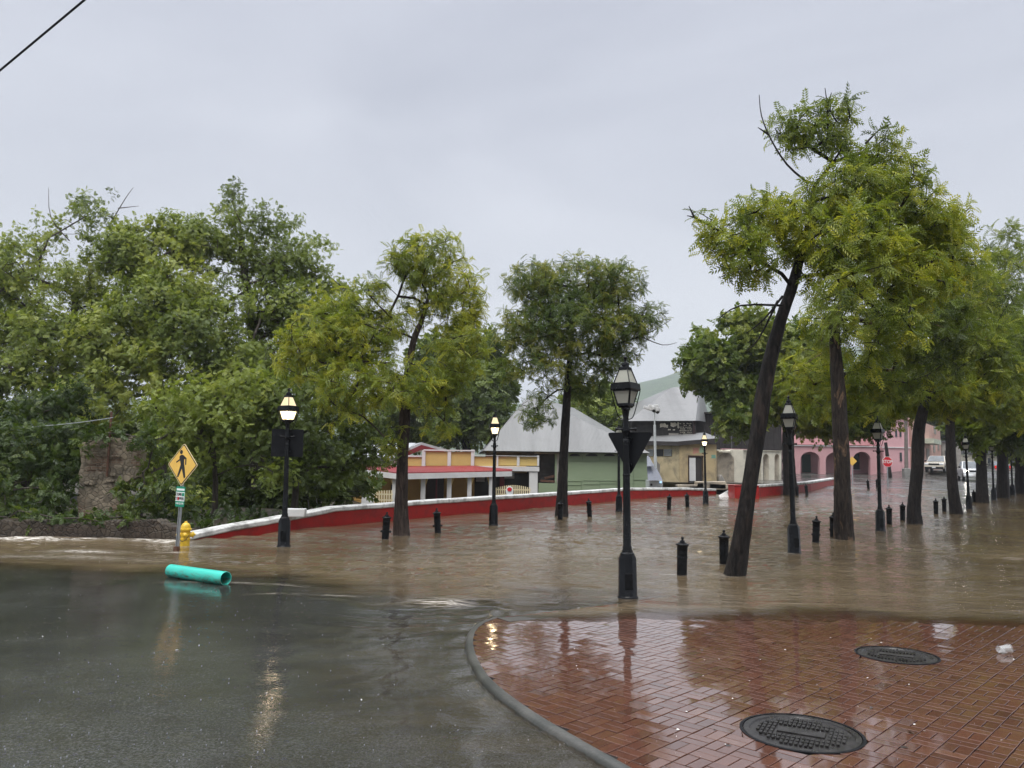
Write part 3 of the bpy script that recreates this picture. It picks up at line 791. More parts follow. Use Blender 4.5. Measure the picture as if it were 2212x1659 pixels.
# red end pier and white sloping ramp wall
rt = thing('wall_pier', 'square red pier at the near end of the far red wall, behind the leaning tree', 'pier', tuple(PIL))
mb = MB(); zt = at(1614, 1049.5, PIL.y).z; pw = 52 * PIL.y / F
mb.box((PIL.x, PIL.y + pw / 2, (zt - .6) / 2 + .0), (pw, pw, zt + .6)); mb.build('pier_body', 'red_paint', rt, smooth=False, bevel=.02)
mb = MB(); mb.box((PIL.x, PIL.y + pw / 2, zt + .012), (pw + .06, pw + .06, .03)); mb.build('pier_cap', 'red_paint', rt, bevel=.01)
rt = thing('ramp_wall', 'white sloping ramp wall running down from the red pier to the water', 'wall', tuple(at(1576, 1078, PIL.y + 1)))
mb = MB(); Yr = PIL.y + .8
a, b, c2, d2 = at(1558, 1080, Yr), at(1585, 1078, Yr), at(1600, 1053, Yr + 1.2), at(1590, 1049, Yr + 1.2)
e2 = at(1552, 1071, Yr)
mb.prism([a, b, c2, d2, e2], (.1, .35, 0)); mb.build('ramp_slope', 'white_cope', rt, bevel=.02)

# ================================================================== STREET LAMPS
def ring4(mb, w0, z0, w1, z1, t=.0):
    k = math.sqrt(.5); mb.lathe([(w0 * k, z0), (w1 * k, z1)], 4, ph=R(45))
def make_lamp(lit):
    root = thing('street_lamp', 'x', 'street lamp', (0, 0, 0))
    mb = MB()
    k = 1 / math.cos(R(22.5))
    mb.lathe([(.128 * k, -.55), (.128 * k, .012), (.116 * k, .03), (.109 * k, .50), (.088 * k, .545), (.088 * k, .56), (.068 * k, .575), (.068 * k, .60)], 8, ph=R(22.5))
    mb.build('pedestal', 'black_iron', root, bevel=.004)
    mb = MB(); mb.box((0, -.116, .22), (.10, .012, .20)); mb.build('access_hatch', 'black_iron', root, bevel=.003)
    mb = MB()
    mb.lathe([(.060, .60), (.060, .64), (.052, .66), (.049, 1.2), (.046, 1.55), (.050, 1.555), (.050, 1.575), (.045, 1.58), (.043, 1.98), (.049, 1.985), (.049, 2.02), (.04, 2.03), (.04, 2.10), (.055, 2.13), (.055, 2.16), (.045, 2.19), (.045, 2.23), (.036, 2.26), (.036, 2.40), (.05, 2.43)], 20)
    mb.build('post', 'black_iron', root)
    mb = MB(); mb.tube([(-.125, 0, 2.165), (.125, 0, 2.165)], .012, 8)
    for s in (-1, 1): mb.lathe([(.005, -.02), (.02, -.01), (.02, .01), (.005, .02)], 8, (s * .125, 0, 2.165), Matrix.Rotation(R(90), 3, 'Y'))
    o = mb.build('crossbar', 'black_iron', root); 
    # lantern ---------------------------------------------------------------
    fr = MB(); yaw = Matrix.Rotation(R(-35), 3, 'Z')
    ring4(fr, .09, 2.42, .09, 2.445); ring4(fr, .13, 2.4451, .15, 2.47); ring4(fr, .17, 2.47, .17, 2.492)
    ring4(fr, .285, 2.672, .30, 2.69); ring4(fr, .30, 2.6901, .285, 2.765)
    ring4(fr, .135, 2.955, .12, 2.985); ring4(fr, .10, 2.985, .075, 3.0)
    fr.lathe([(.05, 3.0), (.052, 3.02), (.045, 3.04), (.02, 3.05), (.014, 3.07), (.022, 3.08), (.012, 3.09), (.026, 3.105), (.026, 3.12), (.006, 3.14)], 14)
    levels = ((2.492, .155, 2.672, .240), (2.765, .232, 2.955, .118))
    for z0, w0, z1, w1 in levels:
        for sx, sy in ((1, 1), (1, -1), (-1, -1), (-1, 1)):
            fr.tube([(sx * w0 / 2, sy * w0 / 2, z0), (sx * w1 / 2, sy * w1 / 2, z1)], .0085, 5)
        for (zz, ww) in ((z0 + .006, w0), (z1 - .006, w1)):
            for q in range(4):
                a = Matrix.Rotation(R(90 * q), 3, 'Z') @ Vector((ww / 2, ww / 2, zz)); b = Matrix.Rotation(R(90 * q + 90), 3, 'Z') @ Vector((ww / 2, ww / 2, zz))
                fr.tube([a, b], .007, 4)
    fr.v = [yaw @ p for p in fr.v]
    lan = fr.build('lantern', 'black_iron', root, angle=30)
    for li, (z0, w0, z1, w1) in enumerate(levels):
        for q in range(4):
            p = MB(); rq = yaw @ Matrix.Rotation(R(90 * q), 3, 'Z')
            a0, a1 = w0 / 2 - .004, w1 / 2 - .004
            pts = [Vector((-a0, -a0, z0)), Vector((a0, -a0, z0)), Vector((a1, -a1, z1)), Vector((-a1, -a1, z1))]
            p.prism([rq @ v for v in pts], rq @ Vector((0, .003, 0)))
            p.build('pane', ('lit_upper' if li else 'lit_lower') if lit else 'frosted', lan, smooth=False)
    bl = MB(); bl.lathe([(.012, 2.50), (.02, 2.52), (.022, 2.545), (.034, 2.565), (.04, 2.60), (.034, 2.635), (.015, 2.655), (.003, 2.66)] if lit else
                        [(.05, 2.494), (.05, 2.50), (.018, 2.502), (.018, 2.545), (.042, 2.552), (.042, 2.62), (.03, 2.64)], 12)
    bl.build('bulb', 'lit_bulb' if lit else 'pale_metal', lan)
    for q in range(4):
        m2 = MB(); rq = yaw @ Matrix.Rotation(R(90 * q), 3, 'Z')
        pth = [Vector((.143, .143, 2.675)), Vector((.120, .120, 2.55)), Vector((.09, .09, 2.40)), Vector((.068, .068, 2.325)), Vector((.045, .045, 2.30)), Vector((.022, .022, 2.295))]
        m2.tube([rq @ v for v in smooth_line(pth, 3)], .0065, 6); m2.build('bracket', 'black_iron', root)
    return root
LAMPS = [  # px, py, lit, label
    (1356, 1291, 0, 'unlit black street lamp carrying the black triangular sign back, at the brick corner'),
    (613, 1181, 1, 'lit black street lamp with a black square sign back, before the dark bushes'),
    (1066, 1134.5, 1, 'lit black street lamp standing before the red awning house'),
    (1337, 1105, 0, 'unlit black street lamp seen just behind the triangular sign back'),
    (1524.5, 1088.6, 1, 'lit black street lamp before the stained yellow ruin'),
    (1716, 1195.7, 0, 'unlit black street lamp between the leaning tree and the peeling straight trunk'),
    (1902, 1146.7, 0, 'unlit black street lamp just left of the red octagonal sign'),
    (2094, 1100, 0, 'black street lamp half lost among trunks beside the white pickup'),
    (2147, 1081, 0, 'black street lamp under dark crowns, second from the right edge'),
    (2188, 1070, 0, 'farthest black street lamp, close to the right edge of the trees'),
]
proto = {0: make_lamp(0), 1: make_lamp(1)}; used = {0: 0, 1: 0}
lamp_loc = []
for i, (px, py, lit, lab) in enumerate(LAMPS):
    o = copy_tree(proto[lit]) if used[lit] else proto[lit]; used[lit] = 1
    p = onS(px, py); lamp_loc.append(p); o.location = p; o['label'] = lab; o['group'] = 'black lantern street lamps in the flood'
    o.rotation_euler = (R(random.uniform(-.7, .7)), R(random.uniform(-.7, .7)), R([0, 8, -50, 5, 20, 6, -8, 10, 0, 0][i]))

def rounded_poly(pts, r, k=5):
    out = []; n = len(pts)
    for i in range(n):
        p, a, b = Vector(pts[i]), Vector(pts[i - 1]), Vector(pts[(i + 1) % n])
        da, db = (a - p).normalized(), (b - p).normalized(); ang = da.angle(db); t = r / math.tan(ang / 2)
        p0, p1 = p + da * t, p + db * t
        for j in range(k + 1):
            u = j / k; out.append((p0 * (1 - u) + p * u) * (1 - u) + (p * (1 - u) + p1 * u) * u)
    return out
def sign_panel(name, pts2, r, thick, mat, parent, M4, bevel=0.):
    mb = MB(); pp = rounded_poly([(x, 0, z) for x, z in pts2], r) if r else [Vector((x, 0, z)) for x, z in pts2]
    mb.prism([M4 @ p for p in pp], M4.to_3x3() @ Vector((0, thick, 0)))
    return mb.build(name, mat, parent, smooth=False)
# black sign backs on the two lamps
p = lamp_loc[0]
rt = thing('yield_sign', 'black back of a triangular sign, point down, on the corner street lamp', 'traffic sign', (p.x, p.y, 1.55), 'black sign backs on street lamps')
m4 = Matrix.Translation((p.x + .045, p.y + .085, 0)) @ Matrix.Rotation(R(-29), 4, 'Z')
sign_panel('sign_plate', [(-.325, 2.125), (.325, 2.125), (0, 1.555)], .035, .006, 'black_matte', rt, m4)
mb = MB()
for z in (2.03, 1.70):
    mb = MB(); mb.box(m4 @ Vector((0, -.035, z)), (.09, .06, .03), m4.to_3x3()); mb.build('mounting_clamp', 'black_iron', rt)
p = lamp_loc[1]
rt = thing('square_sign', 'black back of a rounded square sign on the lit lamp by the bushes', 'traffic sign', (p.x, p.y, 1.75), 'black sign backs on street lamps')
m4 = Matrix.Translation((p.x - .045, p.y + .085, 0)) @ Matrix.Rotation(R(8), 4, 'Z')
sign_panel('sign_plate', [(-.31, 1.76), (.31, 1.76), (.31, 2.31), (-.31, 2.31)], .03, .006, 'black_matte', rt, m4)
mb = MB()
for z in (2.22, 1.86):
    mb = MB(); mb.box(m4 @ Vector((.045, -.035, z)), (.09, .06, .03), m4.to_3x3()); mb.build('mounting_clamp', 'black_iron', rt)

# ================================================================== CANNON BOLLARDS
def make_bollard():
    root = thing('bollard', 'x', 'bollard')
    mb = MB()
    mb.lathe([(.082, -.45), (.077, .0), (.078, .26), (.086, .265), (.086, .285), (.079, .29), (.082, .44), (.088, .452), (.102, .462), (.104, .474), (.10, .480)], 20)
    mb.build('barrel', 'black_iron', root)
    mb = MB(); mb.lathe([(.099, .4803), (.075, .488), (.066, .492), (.064, .500), (.042, .504), (.040, .515), (.034, .532), (.016, .542), (.013, .550), (.020, .556), (.025, .570), (.020, .586), (.005, .594)], 16)
    mb.build('knob_cap', 'black_iron', root)
    for s in (-1, 1):
        mb = MB(); mb.lathe([(.024, .06), (.024, .112), (.02, .118)], 10, (0, 0, .17), Matrix.Rotation(R(90 * s), 3, 'Y')); mb.build('trunnion', 'black_iron', root)
    return root
BOL = [  # px, py, tilt sideways, tilt fore, label
    (1473, 1243, 1.6, -1, 60, 'nearest black cannon bollard, alone left of the leaning trunk'),
    (1564, 1219, .5, 0, 40, 'black cannon bollard half hidden against the leaning trunk'),
    (1762, 1171, 3., 1, 20, 'black cannon bollard between the unlit lamp and the peeling trunk'),
    (1800, 1159, 1., 0, 20, 'black bollard almost wholly hidden by the peeling straight trunk'),
    (1921, 1132.5, 1., 0, 70, 'black bollard beside the unlit lamp near the red octagonal sign'),
    (1950, 1124, 1., 1, 60, 'black bollard touching the left of the curved dark trunk'),
    (2022, 1111, 1., 0, 50, 'left one of two paired bollards right of the curved dark trunk'),
    (2040, 1105, 1., 0, 50, 'right one of two paired bollards right of the curved dark trunk'),
    (2104, 1085, .5, 0, 50, 'small black bollard between two trunks before the white pickup'),
    (2153, 1074, .5, 0, 50, 'small black bollard just right of the second lamp from the right edge'),
    (2181, 1070, .5, 0, 50, 'small black bollard beside the farthest lamp'),
    (832, 1165, 2.5, 0, 5, 'black bollard left of the trunk before the red wall, with both side lugs showing'),
    (946, 1151, -4.5, 0, -10, 'black bollard leaning left, right of the trunk before the red wall'),
    (1210, 1122, 1., 0, 40, 'black bollard standing against the foot of the middle tree'),
    (1274, 1116, -4., 0, 40, 'black bollard leaning left, right of the middle tree'),
    (1445, 1101, 2.5, 0, 40, 'left one of two small bollards before the end of the long red wall'),
    (1485, 1096, -2., 0, 40, 'right one of two small bollards before the end of the long red wall'),
    (1722, 1071, .5, 0, 40, 'small bollard behind the unlit lamp, near the far red wall'),
    (1743, 1069, -5., 0, 40, 'small bollard leaning left before the far red wall'),
    (1876, 1055.5, -4., 0, 40, 'far tilted bollard left of the red octagonal sign'),
    (1895, 1053, 0., 0, 40, 'far bollard half hidden by the lamp near the red octagonal sign'),
]
pb = make_bollard()
for i, (px, py, tx, ty, rz, lab) in enumerate(BOL):
    o = copy_tree(pb) if i else pb
    p = onS(px, py); o.location = p
    o.rotation_euler = Euler((R(ty), R(tx), 0)); o.rotation_euler = (Matrix.Rotation(R(tx), 3, 'Y') @ Matrix.Rotation(R(ty), 3, 'X') @ Matrix.Rotation(R(rz), 3, 'Z')).to_euler()
    o['label'] = lab; o['group'] = 'black cannon bollards standing in the water'

# ================================================================== CROSSING SIGN, HYDRANT, PIPE
p = onS(380, 1191)
rt = thing('crossing_sign', 'leaning yellow diamond sign with walking figure above a green notice plate', 'traffic sign', tuple(p))
lean = Matrix.Translation(p) @ Matrix.Rotation(R(1.3), 4, 'Y') @ Matrix.Rotation(R(-27), 4, 'Z')
k = p.y / F
mb = MB()
for s in (-1, 1):
    mb.box(lean @ Vector((s * .022, .02, .75)), (.012, .035, 1.9), lean.to_3x3())
mb.box(lean @ Vector((0, .033, .75)), (.045, .008, 1.9), lean.to_3x3())
mb.build('post', 'galv', rt)
mb = MB(); mb.box(lean @ Vector((0, .01, .03)), (.09, .07, .12), lean.to_3x3()); mb.build('post_socket', 'rust', rt)
zc = (1191 - 1008) * k; hd = .40
dm = lean @ Matrix.Translation((0, -.004, zc)) @ Matrix.Rotation(R(45), 4, 'Y')
hs = hd * math.sqrt(.5)
pan = sign_panel('sign_panel', [(-hs, -hs), (hs, -hs), (hs, hs), (-hs, hs)], .04, .005, 'sign_edge', rt, dm)
sign_panel('sign_border', [(-hs + .012, -hs + .012), (hs - .012, -hs + .012), (hs - .012, hs - .012), (-hs + .012, hs - .012)], .034, .003, 'sign_black', pan, dm @ Matrix.Translation((0, -.003, 0)))
sign_panel('sign_face', [(-hs + .029, -hs + .029), (hs - .029, -hs + .029), (hs - .029, hs - .029), (-hs + .029, hs - .029)], .028, .003, 'sign_yellow', pan, dm @ Matrix.Translation((0, -.006, 0)))
fm4 = lean @ Matrix.Translation((0, -.0125, zc))
def fig(x, y): return Vector(((x - 391 - (440 - y) * .076) / 226 * hd, 0, (440 - y) / 282 * hd))
body = [(350, 325), (375, 310), (400, 312), (452, 352), (447, 440), (432, 440), (434, 368), (418, 364), (415, 430), (425, 480), (437, 600), (415, 618), (382, 490), (330, 605), (310, 600), (365, 440), (355, 385), (300, 420), (295, 405), (345, 370), (345, 340)]
mb = MB(); mb.prism([fm4 @ fig(*q) for q in body], fm4.to_3x3() @ Vector((0, .003, 0)))
mb.prism([fm4 @ (fig(373, 275) + Vector((math.cos(a) * .039, 0, math.sin(a) * .039))) for a in np.linspace(0, 2 * math.pi, 18, endpoint=False)], fm4.to_3x3() @ Vector((0, .003, 0)))
mb.build('walking_figure', 'sign_black', pan, smooth=False)
z0, z1 = (1191 - 1097.5) * k, (1191 - 1054.5) * k; zm, hz, hw = (z0 + z1) / 2, (z1 - z0) / 2, .118
pm = lean @ Matrix.Translation((0, -.004, zm))
pl = sign_panel('notice_plate', [(-hw, -hz), (hw, -hz), (hw, hz), (-hw, hz)], .02, .004, 'sign_green', rt, pm)
sign_panel('white_band', [(-hw + .001, -hz * .44), (hw - .001, -hz * .44), (hw - .001, hz * .46), (-hw + .001, hz * .46)], 0, .002, 'sign_white', pl, pm @ Matrix.Translation((0, -.002, 0)))
sign_panel('pale_strip', [(-hw * .86, hz * .60), (hw * .86, hz * .60), (hw * .86, hz * .80), (-hw * .86, hz * .80)], 0, .002, 'sign_white', pl, pm @ Matrix.Translation((0, -.002, 0)))
TX = lambda x, z: Matrix.Translation(-rt.location) @ pm @ Matrix.Translation((x, -.0048, z)) @ Matrix.Rotation(R(90), 4, 'X')
text_mesh('CRIME', .078, 'lettering', 'sign_black', pl, TX(-hw * .32, hz * .22), sx=.72)
text_mesh('STOPPERS', .078, 'lettering', 'sign_black', pl, TX(0, -hz * .20), sx=.62)
text_mesh('1-800-222-TIPS', .046, 'lettering', 'sign_white', pl, TX(0, -hz * .68), sx=.72)
mb = MB(); mb.prism([pm @ Vector((-hw * .36 + math.cos(a) * .017, -.0075, -hz * .2 + math.sin(a) * .035)) for a in np.linspace(0, 6.283, 12, endpoint=False)], pm.to_3x3() @ Vector((0, .002, 0)))
mb.build('red_mark', 'sign_red', pl, smooth=False)
sign_panel('green_tab', [(hw * .40, hz * .06), (hw * .93, hz * .06), (hw * .93, hz * .38), (hw * .40, hz * .38)], 0, .002, M['sign_green'], pl, pm @ Matrix.Translation((0, -.004, 0)))

p = onS(399, 1179)
rt = thing('fire_hydrant', 'yellow fire hydrant behind the leaning yellow sign, half under water', 'hydrant', tuple(p))
k = p.y / F; X = Matrix.Translation(p)
mb = MB(); mb.lathe([(.088, -.35), (.088, .10), (.097, .11), (.097, .14), (.084, .15), (.084, .27), (.099, .285), (.099, .305)], 20, p); mb.build('barrel', 'hydrant', rt)
mb = MB(); mb.lathe([(.115, .3055), (.115, .33), (.096, .335), (.09, .375), (.07, .42), (.038, .445), (.026, .45), (.026, .47), (.02, .475)], 20, p); mb.build('bonnet', 'hydrant', rt)
for ang, rr, ln in ((-20, .048, .165), (70, .04, .15), (160, .048, .15)):
    mb = MB(); rot = Matrix.Rotation(R(-ang - 90 + 90), 3, 'Z') @ Matrix.Rotation(R(90), 3, 'Y')
    mb.lathe([(rr, .05), (rr, .12), (rr * 1.25, .125), (rr * 1.25, ln - .02), (rr * .5, ln), (rr * .35, ln + .02)], 12, p + Vector((0, 0, .215)), rot); mb.build('nozzle_cap', 'hydrant', rt)
mb = MB(); mb.tube([p + Vector((.12, -.10, .22)), p + Vector((.07, -.125, .13)), p + Vector((0, -.13, .09)), p + Vector((-.07, -.115, .14)), p + Vector((-.09, -.10, .2))], .007, 6); mb.build('cap_chain', 'chain', rt)

# teal pipe lying on the wet asphalt
e1 = ong(488, 1249, .09); e0 = ong(369, 1232, .09)
L = (e1 - e0).length; dirp = (e1 - e0).normalized()
rp_ = thing('plastic_pipe', 'x', 'pipe'); bpy.data.objects.remove(rp_)
mb = MB(); ro, ri, n = .092, .083, 40
prof = [(ro, 0), (ro, L), (ri, L), (ri, 0)]
vs = []; fs = []
for r, z in prof:
    for kk in range(n):
        a = 2 * math.pi * kk / n; vs.append((z - L / 2, r * math.cos(a), r * math.sin(a)))
for i in range(4):
    for kk in range(n):
        k2 = (kk + 1) % n; j = (i + 1) % 4; fs.append((i * n + kk, i * n + k2, j * n + k2, j * n + kk))
mb.add(vs, fs); o = mb.build('plastic_pipe', 'teal', bevel=.002)
mid = (e0 + e1) / 2; o.location = (mid.x, mid.y, float(za(mid.x, mid.y)) + ro + .004)
o.rotation_euler = (0, 0, math.atan2(dirp.y, dirp.x))
tag(o, 'short teal plastic pipe lying on the wet asphalt', 'pipe', kind='thing')

# ================================================================== MANHOLE COVERS, LITTER, CUP, CABLES
def manhole(c0, r, label, yaw):
    z = float(zb(c0.x, c0.y)) + .0015
    rt = thing('manhole_cover', label, 'manhole cover', (c0.x, c0.y, z), 'iron manhole covers in the brick pavement')
    o = Vector((c0.x, c0.y, z)); tilt = Matrix.Rotation(R(-.7), 3, 'X')
    mb = MB(); mb.lathe([(r + .012, -.03), (r + .010, .003), (r - .008, .004), (r - .008, -.03)], 48, o, tilt, cap=False); mb.build('rim', 'black_matte', rt)
    mb = MB(); mb.lathe([(r - .014, -.03), (r - .014, .001), (r - .05, .002), (r - .055, -.007), (0.001, -.006)], 48, o, tilt, cap=False)
    rz = tilt @ Matrix.Rotation(R(yaw), 3, 'Z')
    pitch = .060
    for i in range(-6, 7):
        for j in range(-12, 13):
            x, y = i * pitch, j * .028
            if math.hypot(x, y) > r - .10: continue
            if abs(x) < .09 and abs(y) < .16: continue
            mb.box(o + rz @ Vector((x, y, .0005)), (.042, .017, .011), rz)
    mb.box(o + rz @ Vector((0, 0, -.002)), (.10, .28, .012), rz)
    mb.build('lid', M['iron_wet'], rt, smooth=False)
def iron_wet():
    t = NT('wet_cast_iron'); v = t.coord()
    c = t.ramp(t.noise(v, 12., 6, .65), [(.3, (.008, .007, .007)), (.7, (.030, .027, .026))])
    return t.fin(t.pbr(c, t.ramp(t.noise(v, 7., 4), [(.35, .22), (.65, .5)]), .0, t.bump(t.noise(v, 90., 3), .3, .003), .5))
M['iron_wet'] = iron_wet()
manhole(m1c, MAN[0][1], 'round iron manhole cover nearest the camera, with raised bars', 62)
manhole(m2c, MAN[1][1], 'round iron manhole cover farther back, near the water edge', 62)

def litter():
    g = random.Random(11); dk, wt = MB(), MB()
    def flake(mb, x, y, z, s, al):
        a = g.uniform(0, 6.3); ca, sa = math.cos(a), math.sin(a); h = s * g.uniform(.1, .5)
        pts = [(-1, 0, 0), (-.3, .45, 1), (.5, .4, .6), (1, 0, .1), (.4, -.4, .5), (-.4, -.4, .2)]
        mb.poly([Vector((x + s * (px * ca - py * al * sa), y + s * (px * sa + py * al * ca), z + .004 + h * pz)) for px, py, pz in pts])
    for i in range(85):
        x = g.uniform(1.2, 7.5) if i % 3 else g.uniform(3.5, 6.5); y = g.uniform(3.9, 7.9)
        flake(dk, x, y, float(zb(x, y)), g.uniform(.008, .026), g.uniform(.4, 1))
    for i in range(60):
        x = g.uniform(-.2, 6.5); y = g.uniform(4., 7.9)
        if x < float(xk(y)) + .2: continue
        flake(wt, x, y, float(zb(x, y)), g.uniform(.004, .012), 1)
    for i in range(30):
        y = g.uniform(4.5, 10.5); x = g.uniform(-y * .66, -1.)
        flake(wt if i % 4 == 0 else dk, x, y, float(zwater(x, y)), g.uniform(.005, .018), g.uniform(.2, 1))
    o = dk.build('leaf_litter', 'litter_dark', smooth=False, kind='stuff'); tag(o, 'dark wet leaf scraps scattered over bricks and asphalt', 'leaf litter')
    o = wt.build('pale_litter', 'litter_white', smooth=False, kind='stuff'); tag(o, 'tiny pale scraps scattered over bricks and asphalt', 'litter')
litter()
def drift():
    g = random.Random(31); mb = MB()
    for i in range(150):
        y = 9.5 + 20 * g.random() ** 1.6; x = g.uniform(-.55, .7) * y
        if x < xl(y) + .3 or (x > float(xk(y)) and y < 9.9): continue
        z = float(zwater(x, y)) + .012; sz = g.uniform(.015, .045); a = g.uniform(0, 6.3); ca, sa = math.cos(a), math.sin(a); al = g.uniform(.15, .7)
        mb.poly([Vector((x + sz * (px * ca - py * al * sa), y + sz * (px * sa + py * al * ca), z + sz * .15 * pz)) for px, py, pz in ((-1, 0, 0), (-.3, .45, 1), (.5, .4, .6), (1, 0, .1), (.4, -.4, .5), (-.4, -.4, .2))])
    o = mb.build('floating_leaves', 'litter_dark', smooth=False, kind='stuff'); tag(o, 'dark leaves and bits drifting on the flood water', 'floating leaves')
drift()
def splash_mat():
    t = NT('raindrop_splash_water'); d = t.pbr((.55, .57, .58), .1); tr = t.n('ShaderNodeBsdfTransparent'); m = t.n('ShaderNodeMixShader'); m.inputs[0].default_value = .55
    t.l(d, m.inputs[1]); t.l(tr.outputs[0], m.inputs[2]); return t.fin(m.outputs[0])
M['splash'] = splash_mat()
def splashes():
    g = np.random.default_rng(51); n = 1000
    y = 4.2 + 22 * g.random(n) ** 1.7; x = y * g.uniform(-.70, .70, n)
    k = np.array([a > xl(float(b)) + .2 for a, b in zip(x, y)]); x, y = x[k], y[k]
    onb = (x > xk(y) + .05) & (y < 8.7); z = np.where(onb, zb(x, y), zwater(x, y))
    h = g.uniform(.003, .011, len(x)) * np.where(onb, .5, 1.); r = g.uniform(.002, .006, len(x)) * np.where(onb, .6, 1.)
    q = np.array([(1, 0), (-.5, .866), (-.5, -.866)])
    V = np.zeros((len(x), 6, 3)); V[:, :3, 0] = x[:, None] + r[:, None] * q[None, :, 0] * .5; V[:, :3, 1] = y[:, None] + r[:, None] * q[None, :, 1] * .5; V[:, :3, 2] = z[:, None]
    V[:, 3:, 0] = x[:, None] + r[:, None] * q[None, :, 0]; V[:, 3:, 1] = y[:, None] + r[:, None] * q[None, :, 1]; V[:, 3:, 2] = (z + h)[:, None]
    Fq = np.array([(0, 1, 4, 3), (1, 2, 5, 4), (2, 0, 3, 5)])[None] + (np.arange(len(x)) * 6)[:, None, None]
    o = np_mesh('raindrop_splashes', V.reshape(-1, 3), Fq.reshape(-1, 4), 'splash'); tag(o, 'tiny raindrop splashes on the flood, the road and the bricks', 'splashes', kind='stuff')
splashes()

def clear_plastic():
    t = NT('clear_crumpled_plastic'); v = t.coord()
    b = t.bump(t.noise(v, 45., 4), .6, .006)
    d = t.pbr((.72, .74, .74), .15, 0, b); tr = t.n('ShaderNodeBsdfTransparent'); m = t.n('ShaderNodeMixShader'); m.inputs[0].default_value = .78
    t.l(d, m.inputs[1]); t.l(tr.outputs[0], m.inputs[2]); return t.fin(m.outputs[0])
M['clear_plastic'] = clear_plastic()
p = ong(2168, 1411, .02); rt = thing('plastic_cup', 'clear crumpled plastic cup lying on the bricks near the water', 'cup', tuple(p))
rot = Matrix.Rotation(R(18), 3, 'Z') @ Matrix.Rotation(R(90), 3, 'Y')
mb = MB(); mb.lathe([(.001, -.06), (.028, -.06), (.030, -.055), (.042, .06), (.040, .06), (.028, -.053)], 18, p + Vector((0, 0, .036)), rot, cap=False)
g = random.Random(2); mb.v = [v + Vector((g.uniform(-.004, .004), g.uniform(-.004, .004), g.uniform(-.006, .003))) for v in mb.v]
mb.build('cup_body', 'clear_plastic', rt)
mb = MB(); mb.lathe([(.045, .060), (.045, .066), (.04, .066)], 18, p + Vector((0, 0, .036)), rot, cap=False); mb.build('cup_rim', 'clear_plastic', rt)

def cable(name, label, a, b, r, sag, ext=0., n=24, mat='black_matte'):
    d = b - a; a2, b2 = a - d * ext, b + d * ext
    pts = [a2.lerp(b2, i / n) + Vector((0, 0, -sag * (1 - (2 * i / n - 1) ** 2) + sag * (1 - (2 * .5 - 1) ** 2) * 0)) for i in range(n + 1)]
    mb = MB(); mb.tube(pts, r, 8); o = mb.build(name, mat); tag(o, label, 'cable', kind='thing'); return o
cable('overhead_cable', 'thick dark overhead cable crossing the top left corner of the sky', at(-30, 177, 9.), at(205, -19, 8.2), .0125, .0, 3.5)
cable('utility_cable', 'thin grey cable running from the rusty pipe to the left over the bushes', at(-120, 922, 19.4), at(245, 902, 18.6), .010, .12, .0, mat='galv')

# ================================================================== RUINS AT THE LEFT
g = random.Random(5)
Pr = Plane(Q1(480, 0)[0], 18.7, Q1(870, 0)[0], 19.0)
rt = thing('ruined_pillar', 'ruined brick and stone wall stub half covered by green vines', 'ruin', tuple(Pr.pt(Q1(600, 975))))
outl = [(478, 985), (480, 900), (472, 850), (490, 770), (482, 700), (500, 640), (488, 520), (520, 500), (560, 480), (640, 470), (700, 482), (770, 478), (800, 470), (850, 490), (868, 560), (860, 640), (850, 720), (800, 735), (760, 760), (740, 850), (735, 990)]
mb = MB(); Pr.poly(mb, [Q1(x, y + 30 * (y > 950)) for x, y in outl], -.55, 0.)
mb.build('wall_stub', 'ruin', rt, smooth=False)
for i in range(10):
    x, y = g.uniform(500, 780), g.choice([g.uniform(700, 760), g.uniform(480, 600)])
    mb = MB(); q = Pr.pt(Q1(x, y), g.uniform(-.02, .03)); mb.box(q, (g.uniform(.10, .28), .08, g.uniform(.05, .11)), Matrix.Rotation(g.uniform(-.15, .15), 3, 'Y'))
    mb.build('loose_stone', 'ruin', rt, smooth=False, bevel=.015)
mb = MB(); q0, q1 = Pr.pt(Q1(662, 715), .07), Pr.pt(Q1(691, 318), .07)
mb.tube([q0, q1], .028, 8); o = mb.build('conduit_pipe', 'rust'); tag(o, 'upright rusty pipe on the ruined brick wall stub', 'pipe', kind='thing')
Pl = Plane(0, 16.35, Q1(1150, 0)[0], 16.5)
mb = MB(); pts = []
for i in range(150):
    u = -1000 + i * (1150 + 1000) / 149; pts.append((u, 990 + 5 * math.sin(i * .6) + g.uniform(-9, 9) + (25 if 250 < u < 640 else 0) + max(0, u - 950) * .3))
Pl.poly(mb, [Q1(*q) for q in pts] + [Q1(1150, 1130), Q1(-1000, 1130)], -.5, 0.)
o = mb.build('rubble_wall', 'ruin_low', smooth=False); tag(o, 'low dark wet rubble wall along the left edge of the flood', 'wall', kind='thing')
mb = MB(); mb.box(at(*Q1(1815, 938), 18.6), (.50, .2, .2)); o = mb.build('white_block', 'white', bevel=.02); tag(o, 'small white block behind the long red wall, beside the lit lamp', 'block', kind='thing')

# wire fence behind the wall
rt = thing('wire_fence', 'sagging wire fence with thin white leaning posts behind the red wall', 'fence', tuple(at(*Q2(400, 1180), 27)))
fp_ = [((298, 1040), (303, 1185)), ((345, 1040), (357, 1185)), ((403, 1000), (428, 1180)), ((476, 945), (492, 1175))]
for (a, b) in fp_:
    mb = MB(); mb.tube([at(*Q2(*a), 27.), at(*Q2(b[0], b[1] + 40), 27.)], .022, 6); mb.build('fence_post', 'white', rt)
mb = MB()
for y0, y1 in ((1040, 1037), (1075, 1075), (1110, 1112), (1145, 1150)):
    mb.tube([at(*Q2(200, y0 + 10), 27), at(*Q2(400, y0 + 4), 27), at(*Q2(760, y1), 27)], .008, 5)
mb.build('fence_wire', 'black_matte', rt)

